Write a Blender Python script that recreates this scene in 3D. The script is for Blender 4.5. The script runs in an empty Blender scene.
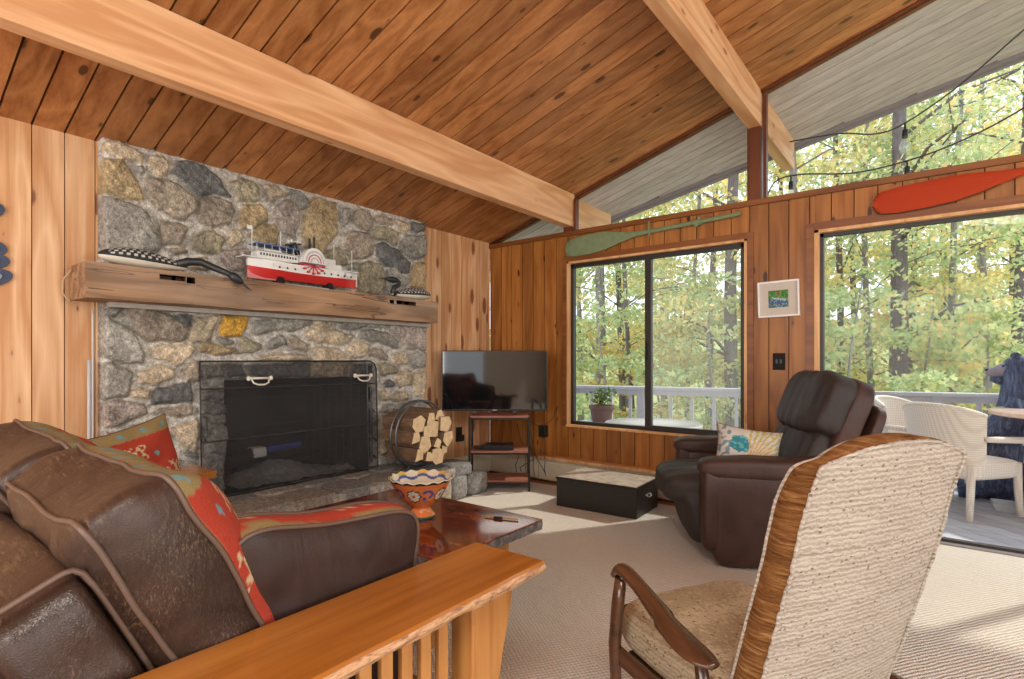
import bpy, bmesh, math, random
import numpy as np
from math import sin, cos, pi, radians, tan, atan2, sqrt
from mathutils import Vector, Matrix, noise

# ---------------------------------------------------------------- camera, world, lights, exposure
sc = bpy.context.scene
COL = sc.collection
sc.view_settings.view_transform = 'Standard'
sc.view_settings.look = 'None'
sc.view_settings.gamma = 1.0
sc.view_settings.use_curve_mapping = False
sc.view_settings.exposure = 0.15
CAMH = 1.15
cam_d = bpy.data.cameras.new('camera'); cam = bpy.data.objects.new('camera', cam_d); COL.objects.link(cam)
cam.location = (0, 0, CAMH); cam.rotation_euler = (pi/2, 0, radians(38))
cam_d.sensor_width = 36; cam_d.lens = 545/1024*36; cam_d.shift_y = 20.5/1024
cam_d.clip_start = 0.05; cam_d.clip_end = 400
sc.camera = cam

world = bpy.data.worlds.new('sky'); sc.world = world; world.use_nodes = True
wn = world.node_tree.nodes; wl = world.node_tree.links
bg = wn['Background']; bg.inputs[1].default_value = 1.9
tcw = wn.new('ShaderNodeTexCoord'); sep = wn.new('ShaderNodeSeparateXYZ'); rampw = wn.new('ShaderNodeValToRGB')
wl.new(tcw.outputs['Generated'], sep.inputs[0]); wl.new(sep.outputs['Z'], rampw.inputs[0])
rampw.color_ramp.elements[0].position = 0.0; rampw.color_ramp.elements[0].color = (0.92, 0.95, 1.0, 1)
rampw.color_ramp.elements[1].position = 0.9; rampw.color_ramp.elements[1].color = (0.62, 0.78, 1.0, 1)
wl.new(rampw.outputs[0], bg.inputs[0])

def light(name, kind, loc, rot, energy, color, **kw):
    d = bpy.data.lights.new(name, kind); d.energy = energy; d.color = color
    for k, v in kw.items(): setattr(d, k, v)
    o = bpy.data.objects.new(name, d); COL.objects.link(o); o.location = loc; o.rotation_euler = rot
    return o
light('sun', 'SUN', (0, 10, 20), (radians(-38), radians(28), 0), 3.2, (1.0, 0.93, 0.82), angle=radians(1.5))
# daylight coming in through the windows in the walls behind the camera
light('daylight_back', 'AREA', (-1.0, -3.42, 1.5), (radians(90), 0, 0), 125, (1.0, 0.965, 0.92), shape='RECTANGLE', size=3.3, size_y=1.9)
light('daylight_right', 'AREA', (3.92, 0.4, 1.5), (radians(90), 0, radians(90)), 120, (1.0, 0.965, 0.92), shape='RECTANGLE', size=5.0, size_y=1.9)

light('overhead_fill', 'AREA', (0.9, -1.2, 3.1), (0, 0, 0), 105, (1.0, 0.93, 0.84), shape='DISK', size=1.3)  # added fill light without a fixture, brightens the floor and chairs

# ---------------------------------------------------------------- mesh helpers
def ident(p): return p
class MB:
    def __init__(s): s.v = []; s.f = []; s.c = []; s.mi = []; s.cur = 0
    def add(s, vs, fs, M=None, col=None):
        b = len(s.v)
        for p in vs:
            q = Vector(p)
            if M is not None: q = M @ q
            s.v.append(tuple(q)); s.c.append(col)
        for f in fs: s.f.append(tuple(i+b for i in f)); s.mi.append(s.cur)
    def box(s, x0, x1, y0, y1, z0, z1, M=None, col=None):
        s.add([(x0,y0,z0),(x1,y0,z0),(x1,y1,z0),(x0,y1,z0),(x0,y0,z1),(x1,y0,z1),(x1,y1,z1),(x0,y1,z1)],
              [(0,3,2,1),(4,5,6,7),(0,1,5,4),(1,2,6,5),(2,3,7,6),(3,0,4,7)], M, col)
    def bar(s, a, b, w, h, up=(0,0,1), col=None):
        a = Vector(a); b = Vector(b); d = (b-a); L = d.length; d.normalize(); up = Vector(up)
        x = d.cross(up); 
        if x.length < 1e-4: x = d.cross(Vector((1,0,0)))
        x.normalize(); u = x.cross(d)
        vs = []
        for t in (0, L):
            for sx, su in ((-1,-1),(1,-1),(1,1),(-1,1)): vs.append(a + d*t + x*sx*w/2 + u*su*h/2)
        s.add(vs, [(0,1,2,3),(7,6,5,4),(0,4,5,1),(1,5,6,2),(2,6,7,3),(3,7,4,0)], None, col)
    def tube(s, pts, r, n=8, closed=False, M=None, col=None, flat=None):
        pts = [Vector(p) for p in pts]; m = len(pts)
        rs = r if isinstance(r, (list, tuple)) else [r]*m
        vs = []; prev = None
        for i, p in enumerate(pts):
            if closed: t = pts[(i+1) % m] - pts[i-1]
            else: t = pts[min(i+1, m-1)] - pts[max(i-1, 0)]
            t.normalize()
            if prev is None:
                a = Vector((0,0,1)) if abs(t.z) < .9 else Vector((1,0,0))
                x = t.cross(a).normalized()
            else:
                x = (prev - t*prev.dot(t)).normalized()
            prev = x; y = t.cross(x)
            for k in range(n):
                an = 2*pi*k/n; vs.append(p + (x*cos(an) + y*sin(an)*(flat or 1))*rs[i])
        fs = []
        for i in range(m if closed else m-1):
            j = (i+1) % m
            for k in range(n):
                l = (k+1) % n; fs.append((i*n+k, i*n+l, j*n+l, j*n+k))
        if not closed: fs += [tuple(range(n))[::-1], tuple(range((m-1)*n, m*n))]
        s.add(vs, fs, M, col)
    def lathe(s, prof, n=24, M=None, col=None, colf=None):
        vs = []; b = len(s.v)
        for r, z in prof:
            for k in range(n):
                a = 2*pi*k/n; vs.append((r*cos(a), r*sin(a), z))
        fs = []
        for i in range(len(prof)-1):
            for k in range(n):
                l = (k+1) % n; fs.append((i*n+k, i*n+l, (i+1)*n+l, (i+1)*n+k))
        s.add(vs, fs, M, col)
        if prof[0][0] > 1e-4: s.f.append(tuple(b+k for k in range(n))[::-1]); s.mi.append(s.cur)
        if prof[-1][0] > 1e-4: s.f.append(tuple(b+(len(prof)-1)*n+k for k in range(n))); s.mi.append(s.cur)
    def loft(s, rings, closed=True, caps=True, M=None, col=None):
        n = len(rings[0]); vs = [p for r in rings for p in r]; fs = []
        for i in range(len(rings)-1):
            for k in range(n if closed else n-1):
                l = (k+1) % n; fs.append((i*n+k, i*n+l, (i+1)*n+l, (i+1)*n+k))
        if caps: fs += [tuple(range(n))[::-1], tuple(range((len(rings)-1)*n, len(rings)*n))]
        s.add(vs, fs, M, col)
    def prism(s, poly, ax, a0, a1, M=None, col=None):
        def mk(p, t):
            if ax == 'x': return (t, p[0], p[1])
            if ax == 'y': return (p[0], t, p[1])
            return (p[0], p[1], t)
        s.loft([[mk(p, a0) for p in poly], [mk(p, a1) for p in poly]], M=M, col=col)
    def surf(s, fn, nu, nv, colf=None, M=None):
        b = len(s.v)
        for j in range(nv+1):
            for i in range(nu+1):
                u = i/nu; v = j/nv; q = Vector(fn(u, v))
                if M is not None: q = M @ q
                s.v.append(tuple(q)); s.c.append(colf(u, v) if colf else None)
        for j in range(nv):
            for i in range(nu):
                a = b + j*(nu+1)+i; s.f.append((a, a+1, a+nu+2, a+nu+1)); s.mi.append(s.cur)
    def puff(s, cx, cy, cz, sx, sy, sz, k=5, n=14, M=None, disp=None, col=None):
        """rounded cushion-like block, half sizes sx sy sz"""
        vs = []; fs = []; idx = {}
        def vid(p):
            key = (round(p[0], 5), round(p[1], 5), round(p[2], 5))
            if key in idx: return idx[key]
            q = max(1e-9, (abs(p[0])**k + abs(p[1])**k + abs(p[2])**k))**(-1/k)
            v = Vector((p[0]*q*sx, p[1]*q*sy, p[2]*q*sz))
            if disp: v = disp(v, Vector((p[0]*q, p[1]*q, p[2]*q)))
            idx[key] = len(vs); vs.append(v + Vector((cx, cy, cz))); return idx[key]
        g = [sin((-1 + 2*i/n)*pi/4)/sin(pi/4) for i in range(n+1)]
        for ax in range(3):
            for sg in (-1, 1):
                for i in range(n):
                    for j in range(n):
                        q = []
                        for a, b in ((i, j), (i+1, j), (i+1, j+1), (i, j+1)):
                            p = [0, 0, 0]; p[ax] = sg; p[(ax+1) % 3] = g[a]*sg; p[(ax+2) % 3] = g[b]
                            q.append(vid(p))
                        fs.append(q)
        s.add(vs, fs, M, col)
    def build(s, name, m, parent=None, smooth=0, bevel=0, seg=2, local=False, sub=0, recalc=True):
        vs = s.v
        if parent is not None and not local:
            w = world_loc(parent); vs = [(p[0]-w[0], p[1]-w[1], p[2]-w[2]) for p in vs]
        me = bpy.data.meshes.new(name); me.from_pydata(vs, [], s.f)
        if recalc:
            b = bmesh.new(); b.from_mesh(me); bmesh.ops.recalc_face_normals(b, faces=b.faces); b.to_mesh(me); b.free()
        if any(c is not None for c in s.c):
            at = me.color_attributes.new('Col', 'FLOAT_COLOR', 'POINT')
            at.data.foreach_set('color', [x for c in s.c for x in ((*c, 1.0) if c is not None else (.5, .5, .5, 1.0))])
        for mm in (m if isinstance(m, (list, tuple)) else [m]): me.materials.append(mm)
        if isinstance(m, (list, tuple)): me.polygons.foreach_set('material_index', s.mi)
        if smooth:
            me.polygons.foreach_set('use_smooth', [True]*len(me.polygons))
            if smooth < 180: me.set_sharp_from_angle(angle=radians(smooth))
        o = bpy.data.objects.new(name, me); COL.objects.link(o)
        if parent is not None: o.parent = parent
        if bevel:
            md = o.modifiers.new('bevel', 'BEVEL'); md.width = bevel; md.segments = seg; md.limit_method = 'ANGLE'; md.angle_limit = radians(40)
            md.harden_normals = False
        if sub:
            md = o.modifiers.new('sub', 'SUBSURF'); md.levels = sub; md.render_levels = sub
        return o
def world_loc(o):
    l = Vector(o.location)
    while o.parent: o = o.parent; l += Vector(o.location)
    return l
def tag(o, label, cat, group=None, kind=None):
    o['label'] = label; o['category'] = cat
    if group: o['group'] = group
    if kind: o['kind'] = kind
    return o
def thing(name, label, cat, loc=(0,0,0), rz=0, group=None):
    o = bpy.data.objects.new(name, None); COL.objects.link(o); o.empty_display_size = .1
    o.location = loc; o.rotation_euler = (0, 0, rz)
    return tag(o, label, cat, group)
def struct(o): o['kind'] = 'structure'; return o
def dup(root, loc, rz, label, group=None):
    r = root.copy(); COL.objects.link(r); r.location = loc; r.rotation_euler = (0, 0, rz); r['label'] = label
    if group: r['group'] = group
    for ch in [c for c in bpy.data.objects if c.parent == root]:
        c = ch.copy(); COL.objects.link(c); c.parent = r
        for g in [d for d in bpy.data.objects if d.parent == ch]:
            d = g.copy(); COL.objects.link(d); d.parent = c
    return r
def T(x, y, z): return Matrix.Translation((x, y, z))
def R(a, ax): return Matrix.Rotation(radians(a), 4, ax)

# ---------------------------------------------------------------- materials
class NT:
    def __init__(s, name):
        s.m = bpy.data.materials.new(name); s.m.use_nodes = True; s.n = s.m.node_tree.nodes; s.l = s.m.node_tree.links
        s.b = s.n['Principled BSDF']
    def node(s, t, ins=None, **kw):
        o = s.n.new(t)
        for k, v in kw.items(): setattr(o, k, v)
        for k, v in (ins or {}).items():
            if isinstance(v, bpy.types.NodeSocket): s.l.new(v, o.inputs[k])
            else: o.inputs[k].default_value = v
        return o
    def math(s, op, a, b=0.0, clamp=False):
        o = s.n.new('ShaderNodeMath'); o.operation = op; o.use_clamp = clamp
        for i, v in enumerate((a, b)):
            if isinstance(v, bpy.types.NodeSocket): s.l.new(v, o.inputs[i])
            else: o.inputs[i].default_value = v
        return o.outputs[0]
    def ramp(s, fac, stops, interp='LINEAR'):
        o = s.n.new('ShaderNodeValToRGB'); o.color_ramp.interpolation = interp
        e = o.color_ramp.elements
        while len(e) < len(stops): e.new(.5)
        for i, (p, c) in enumerate(stops):
            e[i].position = p; e[i].color = (*c, 1) if len(c) == 3 else c
        s.l.new(fac, o.inputs[0]); return o.outputs[0]
    def mix(s, fac, a, b, mode='MIX'):
        o = s.n.new('ShaderNodeMix'); o.data_type = 'RGBA'; o.blend_type = mode; o.clamp_factor = True
        for k, v in ((0, fac), (6, a), (7, b)):
            if isinstance(v, bpy.types.NodeSocket): s.l.new(v, o.inputs[k])
            else: o.inputs[k].default_value = (*v, 1) if isinstance(v, tuple) and len(v) == 3 else v
        return o.outputs[2]
    def obj(s): return s.node('ShaderNodeTexCoord').outputs['Object']
    def mapp(s, vec, scale=(1,1,1), rot=(0,0,0), loc=(0,0,0)):
        return s.node('ShaderNodeMapping', {'Vector': vec, 'Scale': scale, 'Rotation': rot, 'Location': loc}).outputs[0]
    def noise(s, vec, scale, detail=3, rough=.5, dist=0):
        return s.node('ShaderNodeTexNoise', {'Vector': vec, 'Scale': scale, 'Detail': detail, 'Roughness': rough, 'Distortion': dist}).outputs[0]
    def bump(s, h, strength=.3, dist=.01):
        o = s.node('ShaderNodeBump', {'Height': h, 'Strength': strength, 'Distance': dist}); s.l.new(o.outputs[0], s.b.inputs['Normal'])
    def base(s, c):
        if isinstance(c, bpy.types.NodeSocket): s.l.new(c, s.b.inputs['Base Color'])
        else: s.b.inputs['Base Color'].default_value = (*c, 1)
    def set(s, rough=None, metal=None, spec=None, coat=None, coatr=None, sheen=None):
        for k, v in (('Roughness', rough), ('Metallic', metal), ('Specular IOR Level', spec), ('Coat Weight', coat), ('Coat Roughness', coatr), ('Sheen Weight', sheen)):
            if v is None: continue
            if isinstance(v, bpy.types.NodeSocket): s.l.new(v, s.b.inputs[k])
            else: s.b.inputs[k].default_value = v
        return s

def plain(name, c, rough=.5, metal=0, spec=.5, coat=0, vary=.08, scale=25, bump=0):
    t = NT(name); n = t.noise(t.obj(), scale, 4)
    t.base(t.mix(n, tuple(x*(1-vary) for x in c), tuple(min(1, x*(1+vary)) for x in c)))
    t.set(rough, metal, spec, coat)
    if bump: t.bump(n, bump, .004)
    return t.m
def wood(name, dark, light, axis='z', rough=.45, knots=.6, kcol=(.12,.04,.012), vary=.25, grain=1.0, coat=.0, per=True, kscale=1.0, patch=0.0, patchcol=(.8,.5,.25), crack=0.0, ringw=.28, ksize=.20):
    t = NT(name); v = t.obj()
    g = t.node('ShaderNodeNewGeometry')
    rnd = g.outputs['Random Per Island']
    off = t.node('ShaderNodeCombineXYZ', {0: t.math('MULTIPLY', rnd, 37.0), 1: t.math('MULTIPLY', rnd, 53.0), 2: t.math('MULTIPLY', rnd, 71.0)})
    if per: v = t.node('ShaderNodeVectorMath', {0: v, 1: off.outputs[0]}, operation='ADD').outputs[0]
    def sc_(a, b): return {'x': (a, b, b), 'y': (b, a, b), 'z': (b, b, a)}[axis]
    warp = t.noise(t.mapp(v, sc_(.9, 3.0)), 1.6, 2)
    # knots: elongated cells
    kv = t.mapp(v, sc_(4.2*kscale, 12.5*kscale))
    vor = t.node('ShaderNodeTexVoronoi', {'Vector': kv, 'Scale': 1.0, 'Randomness': 1.0})
    d = vor.outputs['Distance']
    sepc = t.node('ShaderNodeSeparateColor', {0: vor.outputs['Color']})
    size = t.math('MULTIPLY', t.math('POWER', sepc.outputs[0], 1.5), ksize)
    dn = t.math('ADD', d, t.math('MULTIPLY', t.math('SUBTRACT', t.noise(v, 60, 3), .5), .07))
    kn = t.math('SUBTRACT', size, dn)            # >0 inside a knot
    knot = t.math('MULTIPLY', t.math('MULTIPLY', kn, 22.0, True), knots, True)
    halo = t.math('MULTIPLY', t.math('MULTIPLY', t.math('ADD', kn, .09), 5.0, True), .45*knots, True)
    fine = t.noise(t.mapp(v, sc_(2.0, 60.0)), 1.3, 5, .6, .3)
    rn = t.noise(t.mapp(v, sc_(.55, 5.5)), 1.15*grain, 2, .45, .35)
    ring = t.math('PINGPONG', t.math('MULTIPLY', rn, 9.0), 1.0)
    f = t.math('ADD', t.math('MULTIPLY', ring, ringw), t.math('ADD', t.math('MULTIPLY', fine, .42), t.math('MULTIPLY', warp, .40)))
    c = t.ramp(f, [(.32, light), (.78, dark)])
    if crack:
        cn = t.noise(t.mapp(v, sc_(1.1, 14.0)), 1.0, 3, .5, .2)
        cr_ = t.math('LESS_THAN', t.math('ABSOLUTE', t.math('SUBTRACT', cn, .5)), .010*crack)
        c = t.mix(t.math('MULTIPLY', cr_, .8), c, kcol)
    c = t.mix(halo, c, tuple(x*.72 for x in dark))
    c = t.mix(knot, c, kcol)
    if patch:
        pn = t.ramp(t.noise(t.mapp(v, sc_(.8, 2.2)), 1.1, 2), [(.5, (0,0,0)), (.72, (patch,)*3)])
        c = t.mix(pn, c, patchcol)
    if per:
        b = t.math('ADD', t.math('MULTIPLY', rnd, vary), 1-vary/2)
        c = t.mix(1.0, c, t.node('ShaderNodeCombineColor', {0: b, 1: b, 2: b}).outputs[0], 'MULTIPLY')
    t.base(c); t.set(rough, 0, .4, coat, .15); t.bump(f, .08, .001)
    return t.m
def colattr(name, rough=.6, bumps=0, bscale=200, coat=0, spec=.4, fabric=False):
    t = NT(name); a = t.node('ShaderNodeVertexColor', layer_name='Col').outputs[0]
    n = t.noise(t.obj(), bscale, 3)
    t.base(t.mix(1.0, a, t.ramp(n, [(.3, (.78,)*3), (.7, (1.12,)*3)]), 'MULTIPLY')); t.set(rough, 0, spec, coat, .1, None)
    if bumps: t.bump(n, bumps, .003)
    return t.m

M = {}
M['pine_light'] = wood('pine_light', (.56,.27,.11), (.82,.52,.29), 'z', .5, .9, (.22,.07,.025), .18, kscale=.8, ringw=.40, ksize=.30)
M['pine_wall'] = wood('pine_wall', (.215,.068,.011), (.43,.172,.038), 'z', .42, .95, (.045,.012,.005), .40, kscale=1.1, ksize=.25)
M['pine_ceiling'] = wood('pine_ceiling', (.27,.088,.022), (.52,.225,.078), 'x', .42, .85, (.06,.02,.008), .36, kscale=.85, ksize=.24)
M['pine_beam'] = wood('pine_beam', (.62,.30,.13), (.82,.49,.26), 'y', .5, .8, (.26,.08,.025), 0, per=False, kscale=.8, ringw=.42, ksize=.26)
M['red_trim'] = wood('red_trim', (.15,.045,.010), (.27,.095,.022), 'x', .4, .3, vary=.1)
M['red_post'] = wood('red_post', (.085,.020,.006), (.17,.045,.012), 'z', .4, .3, vary=.1)
M['jamb'] = wood('jamb', (.52,.25,.09), (.76,.46,.22), 'z', .5, .3, vary=.05)
M['soffit'] = wood('soffit', (.44,.36,.33), (.62,.52,.48), 'x', .7, .25, (.2,.17,.15), .12)
M['fascia'] = plain('fascia', (.26,.21,.22), .7)
M['groove'] = plain('groove', (.075,.026,.010), .8)
M['groove_grey'] = plain('groove_grey', (.14,.12,.11), .8)
M['deck'] = wood('deck_boards', (.40,.39,.44), (.58,.57,.62), 'x', .7, .1, vary=.14)
M['rail_paint'] = plain('rail_paint', (.50,.49,.54), .6, vary=.12)
M['black_metal'] = plain('black_metal', (.016,.014,.014), .4, .3)
M['black_plastic'] = plain('black_plastic', (.012,.012,.014), .35)
M['window_frame'] = plain('window_frame', (.022,.017,.014), .45)
M['cream'] = plain('cream_enamel', (.60,.55,.42), .45, vary=.04)
M['white'] = plain('white_paint', (.82,.81,.78), .45, vary=.04)
M['iron'] = plain('iron', (.16,.17,.18), .35, .8)
M['steel'] = plain('steel', (.6,.6,.6), .3, 1.0)
M['drywall'] = plain('drywall', (.62,.52,.40), .8, vary=.03)

def glassm(name, refl=.07, haze=0.0, hz=(.8,.85,.9)):
    t = NT(name); t.n.remove(t.b)
    tr = t.node('ShaderNodeBsdfTransparent', {'Color': (.97,.985,.97,1)}); gl = t.node('ShaderNodeBsdfGlossy', {'Color': (1,1,1,1), 'Roughness': .015})
    lw = t.node('ShaderNodeLayerWeight', {'Blend': .25})
    f = t.math('ADD', t.math('MULTIPLY', lw.outputs['Fresnel'], .12), refl*.03, True)
    m1 = t.node('ShaderNodeMixShader', {0: f, 1: tr.outputs[0], 2: gl.outputs[0]})
    last = m1
    if haze:
        df = t.node('ShaderNodeBsdfTranslucent', {'Color': (*hz, 1)})
        last = t.node('ShaderNodeMixShader', {0: haze, 1: m1.outputs[0], 2: df.outputs[0]})
    t.l.new(last.outputs[0], t.n['Material Output'].inputs[0]); return t.m
M['glass'] = glassm('window_glass', .04)
M['glass_screen'] = glassm('screened_glass', .04, .06, (.85,.86,.82))

def stone_mat():
    t = NT('field_stone'); a = t.node('ShaderNodeVertexColor', layer_name='Col').outputs[0]; v = t.obj()
    n1 = t.noise(v, 38, 6, .7); n2 = t.noise(v, 130, 3, .7)
    vor = t.node('ShaderNodeTexVoronoi', {'Vector': v, 'Scale': 75.0}).outputs['Distance']
    c = t.mix(1.0, a, t.ramp(n1, [(.28, (.38,.37,.36)), (.5, (1.0,.98,.95)), (.72, (1.75,1.68,1.6))]), 'MULTIPLY')
    c = t.mix(1.0, c, t.ramp(n2, [(.3, (.6,.6,.6)), (.7, (1.35,1.33,1.3))]), 'MULTIPLY')
    t.base(c); t.set(.75, 0, .35)
    t.bump(t.math('ADD', t.math('MULTIPLY', n1, 1.0), t.math('MULTIPLY', vor, .5)), .75, .012); return t.m
M['stone'] = stone_mat()
def leather(name, dark, light, rough=.38, worn=(.42,.27,.15), wf=.6, sheen=0):
    t = NT(name); v = t.obj()
    n = t.noise(v, 5, 4, .6, .6); fine = t.noise(v, 160, 3)
    cr = t.node('ShaderNodeTexVoronoi', {'Vector': v, 'Scale': 230.0}, feature='DISTANCE_TO_EDGE').outputs['Distance']
    scr = t.noise(t.mapp(v, (5,60,24), (.4,.3,.8)), 4, 7, .8, .6)
    c = t.ramp(n, [(.3, dark), (.7, light)])
    c = t.mix(t.math('MULTIPLY', t.ramp(scr, [(.52, (0,0,0)), (.66, (wf,)*3)]), t.ramp(t.noise(v, 7, 3), [(.42, (.12,)*3), (.62, (1,)*3)])), c, worn)
    t.base(c); t.set(t.ramp(n, [(.3, (rough-.08,)*3), (.7, (rough+.15,)*3)]), 0, .38)
    wr = t.noise(t.mapp(v, (9,9,3)), 1.4, 3, .5, 1.2)
    t.bump(t.math('ADD', t.math('MULTIPLY', cr, .35), t.math('ADD', t.math('MULTIPLY', fine, .10), t.math('MULTIPLY', wr, 2.2))), .32, .006); return t.m
M['leather'] = leather('brown_leather', (.022,.011,.008), (.062,.032,.021), .36, (.30,.19,.11), .6)
M['leather_dark'] = leather('dark_brown_leather', (.020,.0085,.006), (.042,.018,.012), .50, (.09,.04,.03), .25)
M['recliner_seat'] = leather('recliner_suede_black', (.022,.016,.014), (.048,.035,.030), .60, (.06,.05,.045), .3)
M['recliner_side'] = leather('recliner_leather', (.034,.015,.010), (.062,.028,.020), .5, (.10,.05,.035), .25)
M['piping'] = plain('piping_cord', (.11,.065,.045), .5, bump=.2)
M['kilim'] = colattr('kilim_weave', .9, .5, 320, fabric=True)
M['painted'] = colattr('glazed_paint', .18, 0, 8, coat=.6, spec=.5)
M['matte_paint'] = colattr('matte_paint', .6, 0, 60)
M['print'] = colattr('printed_surface', .8, .3, 350)
def carpet_mat():
    t = NT('berber_carpet'); v = t.obj()
    va = t.mapp(v, (1, 1.0, 1), (0,0,radians(35)))
    w1 = t.node('ShaderNodeTexWave', {'Vector': va, 'Scale': 19.0, 'Distortion': 2.2, 'Detail': 1.0}, bands_direction='X').outputs[1]
    w2 = t.node('ShaderNodeTexWave', {'Vector': va, 'Scale': 21.0, 'Distortion': 2.5, 'Detail': 1.0}, bands_direction='Y').outputs[1]
    h = t.math('MULTIPLY', t.math('ADD', w1, .4), t.math('ADD', w2, .5))
    n = t.noise(v, 120, 3); big = t.noise(v, 2.2, 3)
    c = t.ramp(h, [(.1, (.47,.425,.36)), (.6, (.70,.655,.59)), (1.0, (.80,.76,.70))])
    c = t.mix(t.ramp(n, [(.35, (0,0,0)), (.7, (.4,)*3)]), c, (.52,.46,.37))
    c = t.mix(t.math('MULTIPLY', big, .25), c, (.66,.59,.50))
    t.base(c); t.set(.95, 0, .1); t.bump(t.math('ADD', h, t.math('MULTIPLY', n, .6)), .55, .008); return t.m
M['carpet'] = carpet_mat()
def mantel_mat():
    return wood('mantel_timber', (.20,.105,.052), (.45,.27,.15), 'y', .75, .5, (.07,.03,.015), 0, per=False, crack=1.0, ringw=.4, patch=.4, patchcol=(.42,.33,.25))
M['mantel'] = mantel_mat()
def brick_mat():
    t = NT('sooty_firebrick'); v = t.obj()
    br = t.node('ShaderNodeTexBrick', {'Vector': t.mapp(v, (1,1,1), (radians(90),0,radians(90))), 'Color1': (.040,.035,.034,1), 'Color2': (.022,.019,.019,1), 'Mortar': (.075,.07,.07,1), 'Scale': 4.4, 'Mortar Size': .018, 'Row Height': .28, 'Brick Width': .95})
    n = t.ramp(t.noise(v, 3.5, 4), [(.4, (0,0,0)), (.75, (.75,)*3)])
    t.base(t.mix(n, br.outputs[0], (.10,.09,.09))); t.set(.9, 0, .2); t.bump(br.outputs[1], -.4, .006); return t.m
M['brick'] = brick_mat()
M['ash'] = plain('ash', (.30,.29,.28), .95, vary=.7, scale=30, bump=1.0)
M['char'] = plain('charred_wood', (.02,.018,.018), .9, vary=.6, scale=40, bump=.8)

RZ = lambda x: 2.357 + .3*(x+3.656)
YW = 4.309; XW = -3.656; PW = .133; XR = 4.0; YB = -3.5
def wall_planks(mb, back, plane, a0, a1, ztop, openings, step=PW, first=None, gap=.0065):
    """plane(u, z, d) -> point, planks vertical; d is depth out of the wall (towards the room)"""
    u = first if first is not None else a0
    edges = []
    while u < a1 - 1e-6:
        edges.append((max(u, a0), min(u+step, a1))); u += step
    for (a, b) in edges:
        cuts = sorted({a, b} | {o[0] for o in openings if a < o[0] < b} | {o[1] for o in openings if a < o[1] < b})
        for i in range(len(cuts)-1):
            p, q = cuts[i], cuts[i+1]
            segs = [(0.0, None)]
            for o in openings:
                if o[0] <= p+1e-6 and q-1e-6 <= o[1]:
                    new = []
                    for (s0, s1) in segs:
                        e1 = ztop((p+q)/2) if s1 is None else s1
                        if o[2] > s0+.01 and o[2] < e1: new.append((s0, o[2]))
                        if o[3] < e1 - .01: new.append((max(s0, o[3]), s1))
                        if o[2] >= e1 or o[3] <= s0: new.append((s0, s1))
                    segs = new
            g0 = gap/2 if p == a else 0; g1 = gap/2 if q == b else 0
            for (s0, s1) in segs:
                zl = ztop(p) if s1 is None else s1; zr = ztop(q) if s1 is None else s1
                vs = []
                for d in (0, .014):
                    for (uu, zz) in ((p+g0, s0), (q-g1, s0), (q-g1, zr), (p+g0, zl)): vs.append(plane(uu, zz, d))
                mb.add(vs, [(0,3,2,1),(4,5,6,7),(0,1,5,4),(1,2,6,5),(2,3,7,6),(3,0,4,7)])
                vs = []
                for d in (-.10, .001):
                    for (uu, zz) in ((p, s0), (q, s0), (q, zr), (p, zl)): vs.append(plane(uu, zz, d))
                back.add(vs, [(0,3,2,1),(4,5,6,7),(0,1,5,4),(1,2,6,5),(2,3,7,6),(3,0,4,7)])
def two_mat_wall(name, mplank, mback, args, kw={}):
    pl, bk = MB(), MB(); wall_planks(pl, bk, *args, **kw)
    n = len(pl.v); pl.cur = 1
    pl.add(bk.v, bk.f)
    return struct(pl.build(name, [mplank, mback]))

# window wall (faces the camera)
W1 = (-2.715, -1.125, .535, 2.06); D1 = (-.68, 1.70, 0.0, 2.055)
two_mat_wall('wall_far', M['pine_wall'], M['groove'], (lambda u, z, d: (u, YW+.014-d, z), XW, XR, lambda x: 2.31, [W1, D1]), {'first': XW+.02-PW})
FO = (1.62, 2.72, 0.0, 1.02)
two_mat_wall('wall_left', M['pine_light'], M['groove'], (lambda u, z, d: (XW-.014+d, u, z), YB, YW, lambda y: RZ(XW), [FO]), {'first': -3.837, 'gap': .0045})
# walls behind the camera, with the daylight windows
mb = MB()
for a, b, c, d in ((XW-.1, XR, 0, .5), (XW-.1, XR, 2.5, 5), (XW-.1, -2.7, .5, 2.5), (1.9, XR, .5, 2.5)): mb.box(a, b, YB-.1, YB, c, d)
struct(mb.build('wall_near', M['drywall']))
mb = MB()
for a, b, c, d in ((YB, YW, 0, .5), (YB, YW, 2.5, 5), (YB, -2.15, .5, 2.5), (2.95, YW, .5, 2.5)): mb.box(XR, XR+.1, a, b, c, d)
struct(mb.build('wall_right', M['drywall']))

# floor
mb = MB(); mb.box(XW-.1, XR+.1, YB-.1, YW+.1, -.06, 0)
struct(mb.build('floor', wood('floor_boards', (.22,.08,.025), (.38,.16,.05), 'x', .35, .3, per=False)))
mb = MB(); mb.prism([(XW, YB), (XR, YB), (XR, 4.28), (-.74, 4.28), (-.80, 4.12), (XW, 4.12)], 'z', 0, .012)
struct(mb.build('floor_carpet', M['carpet']))
mb = MB(); mb.box(-.68, 1.70, 4.285, 4.42, 0, .02); struct(mb.build('trim_1', plain('threshold', (.28,.25,.25), .4, .4)))

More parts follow.
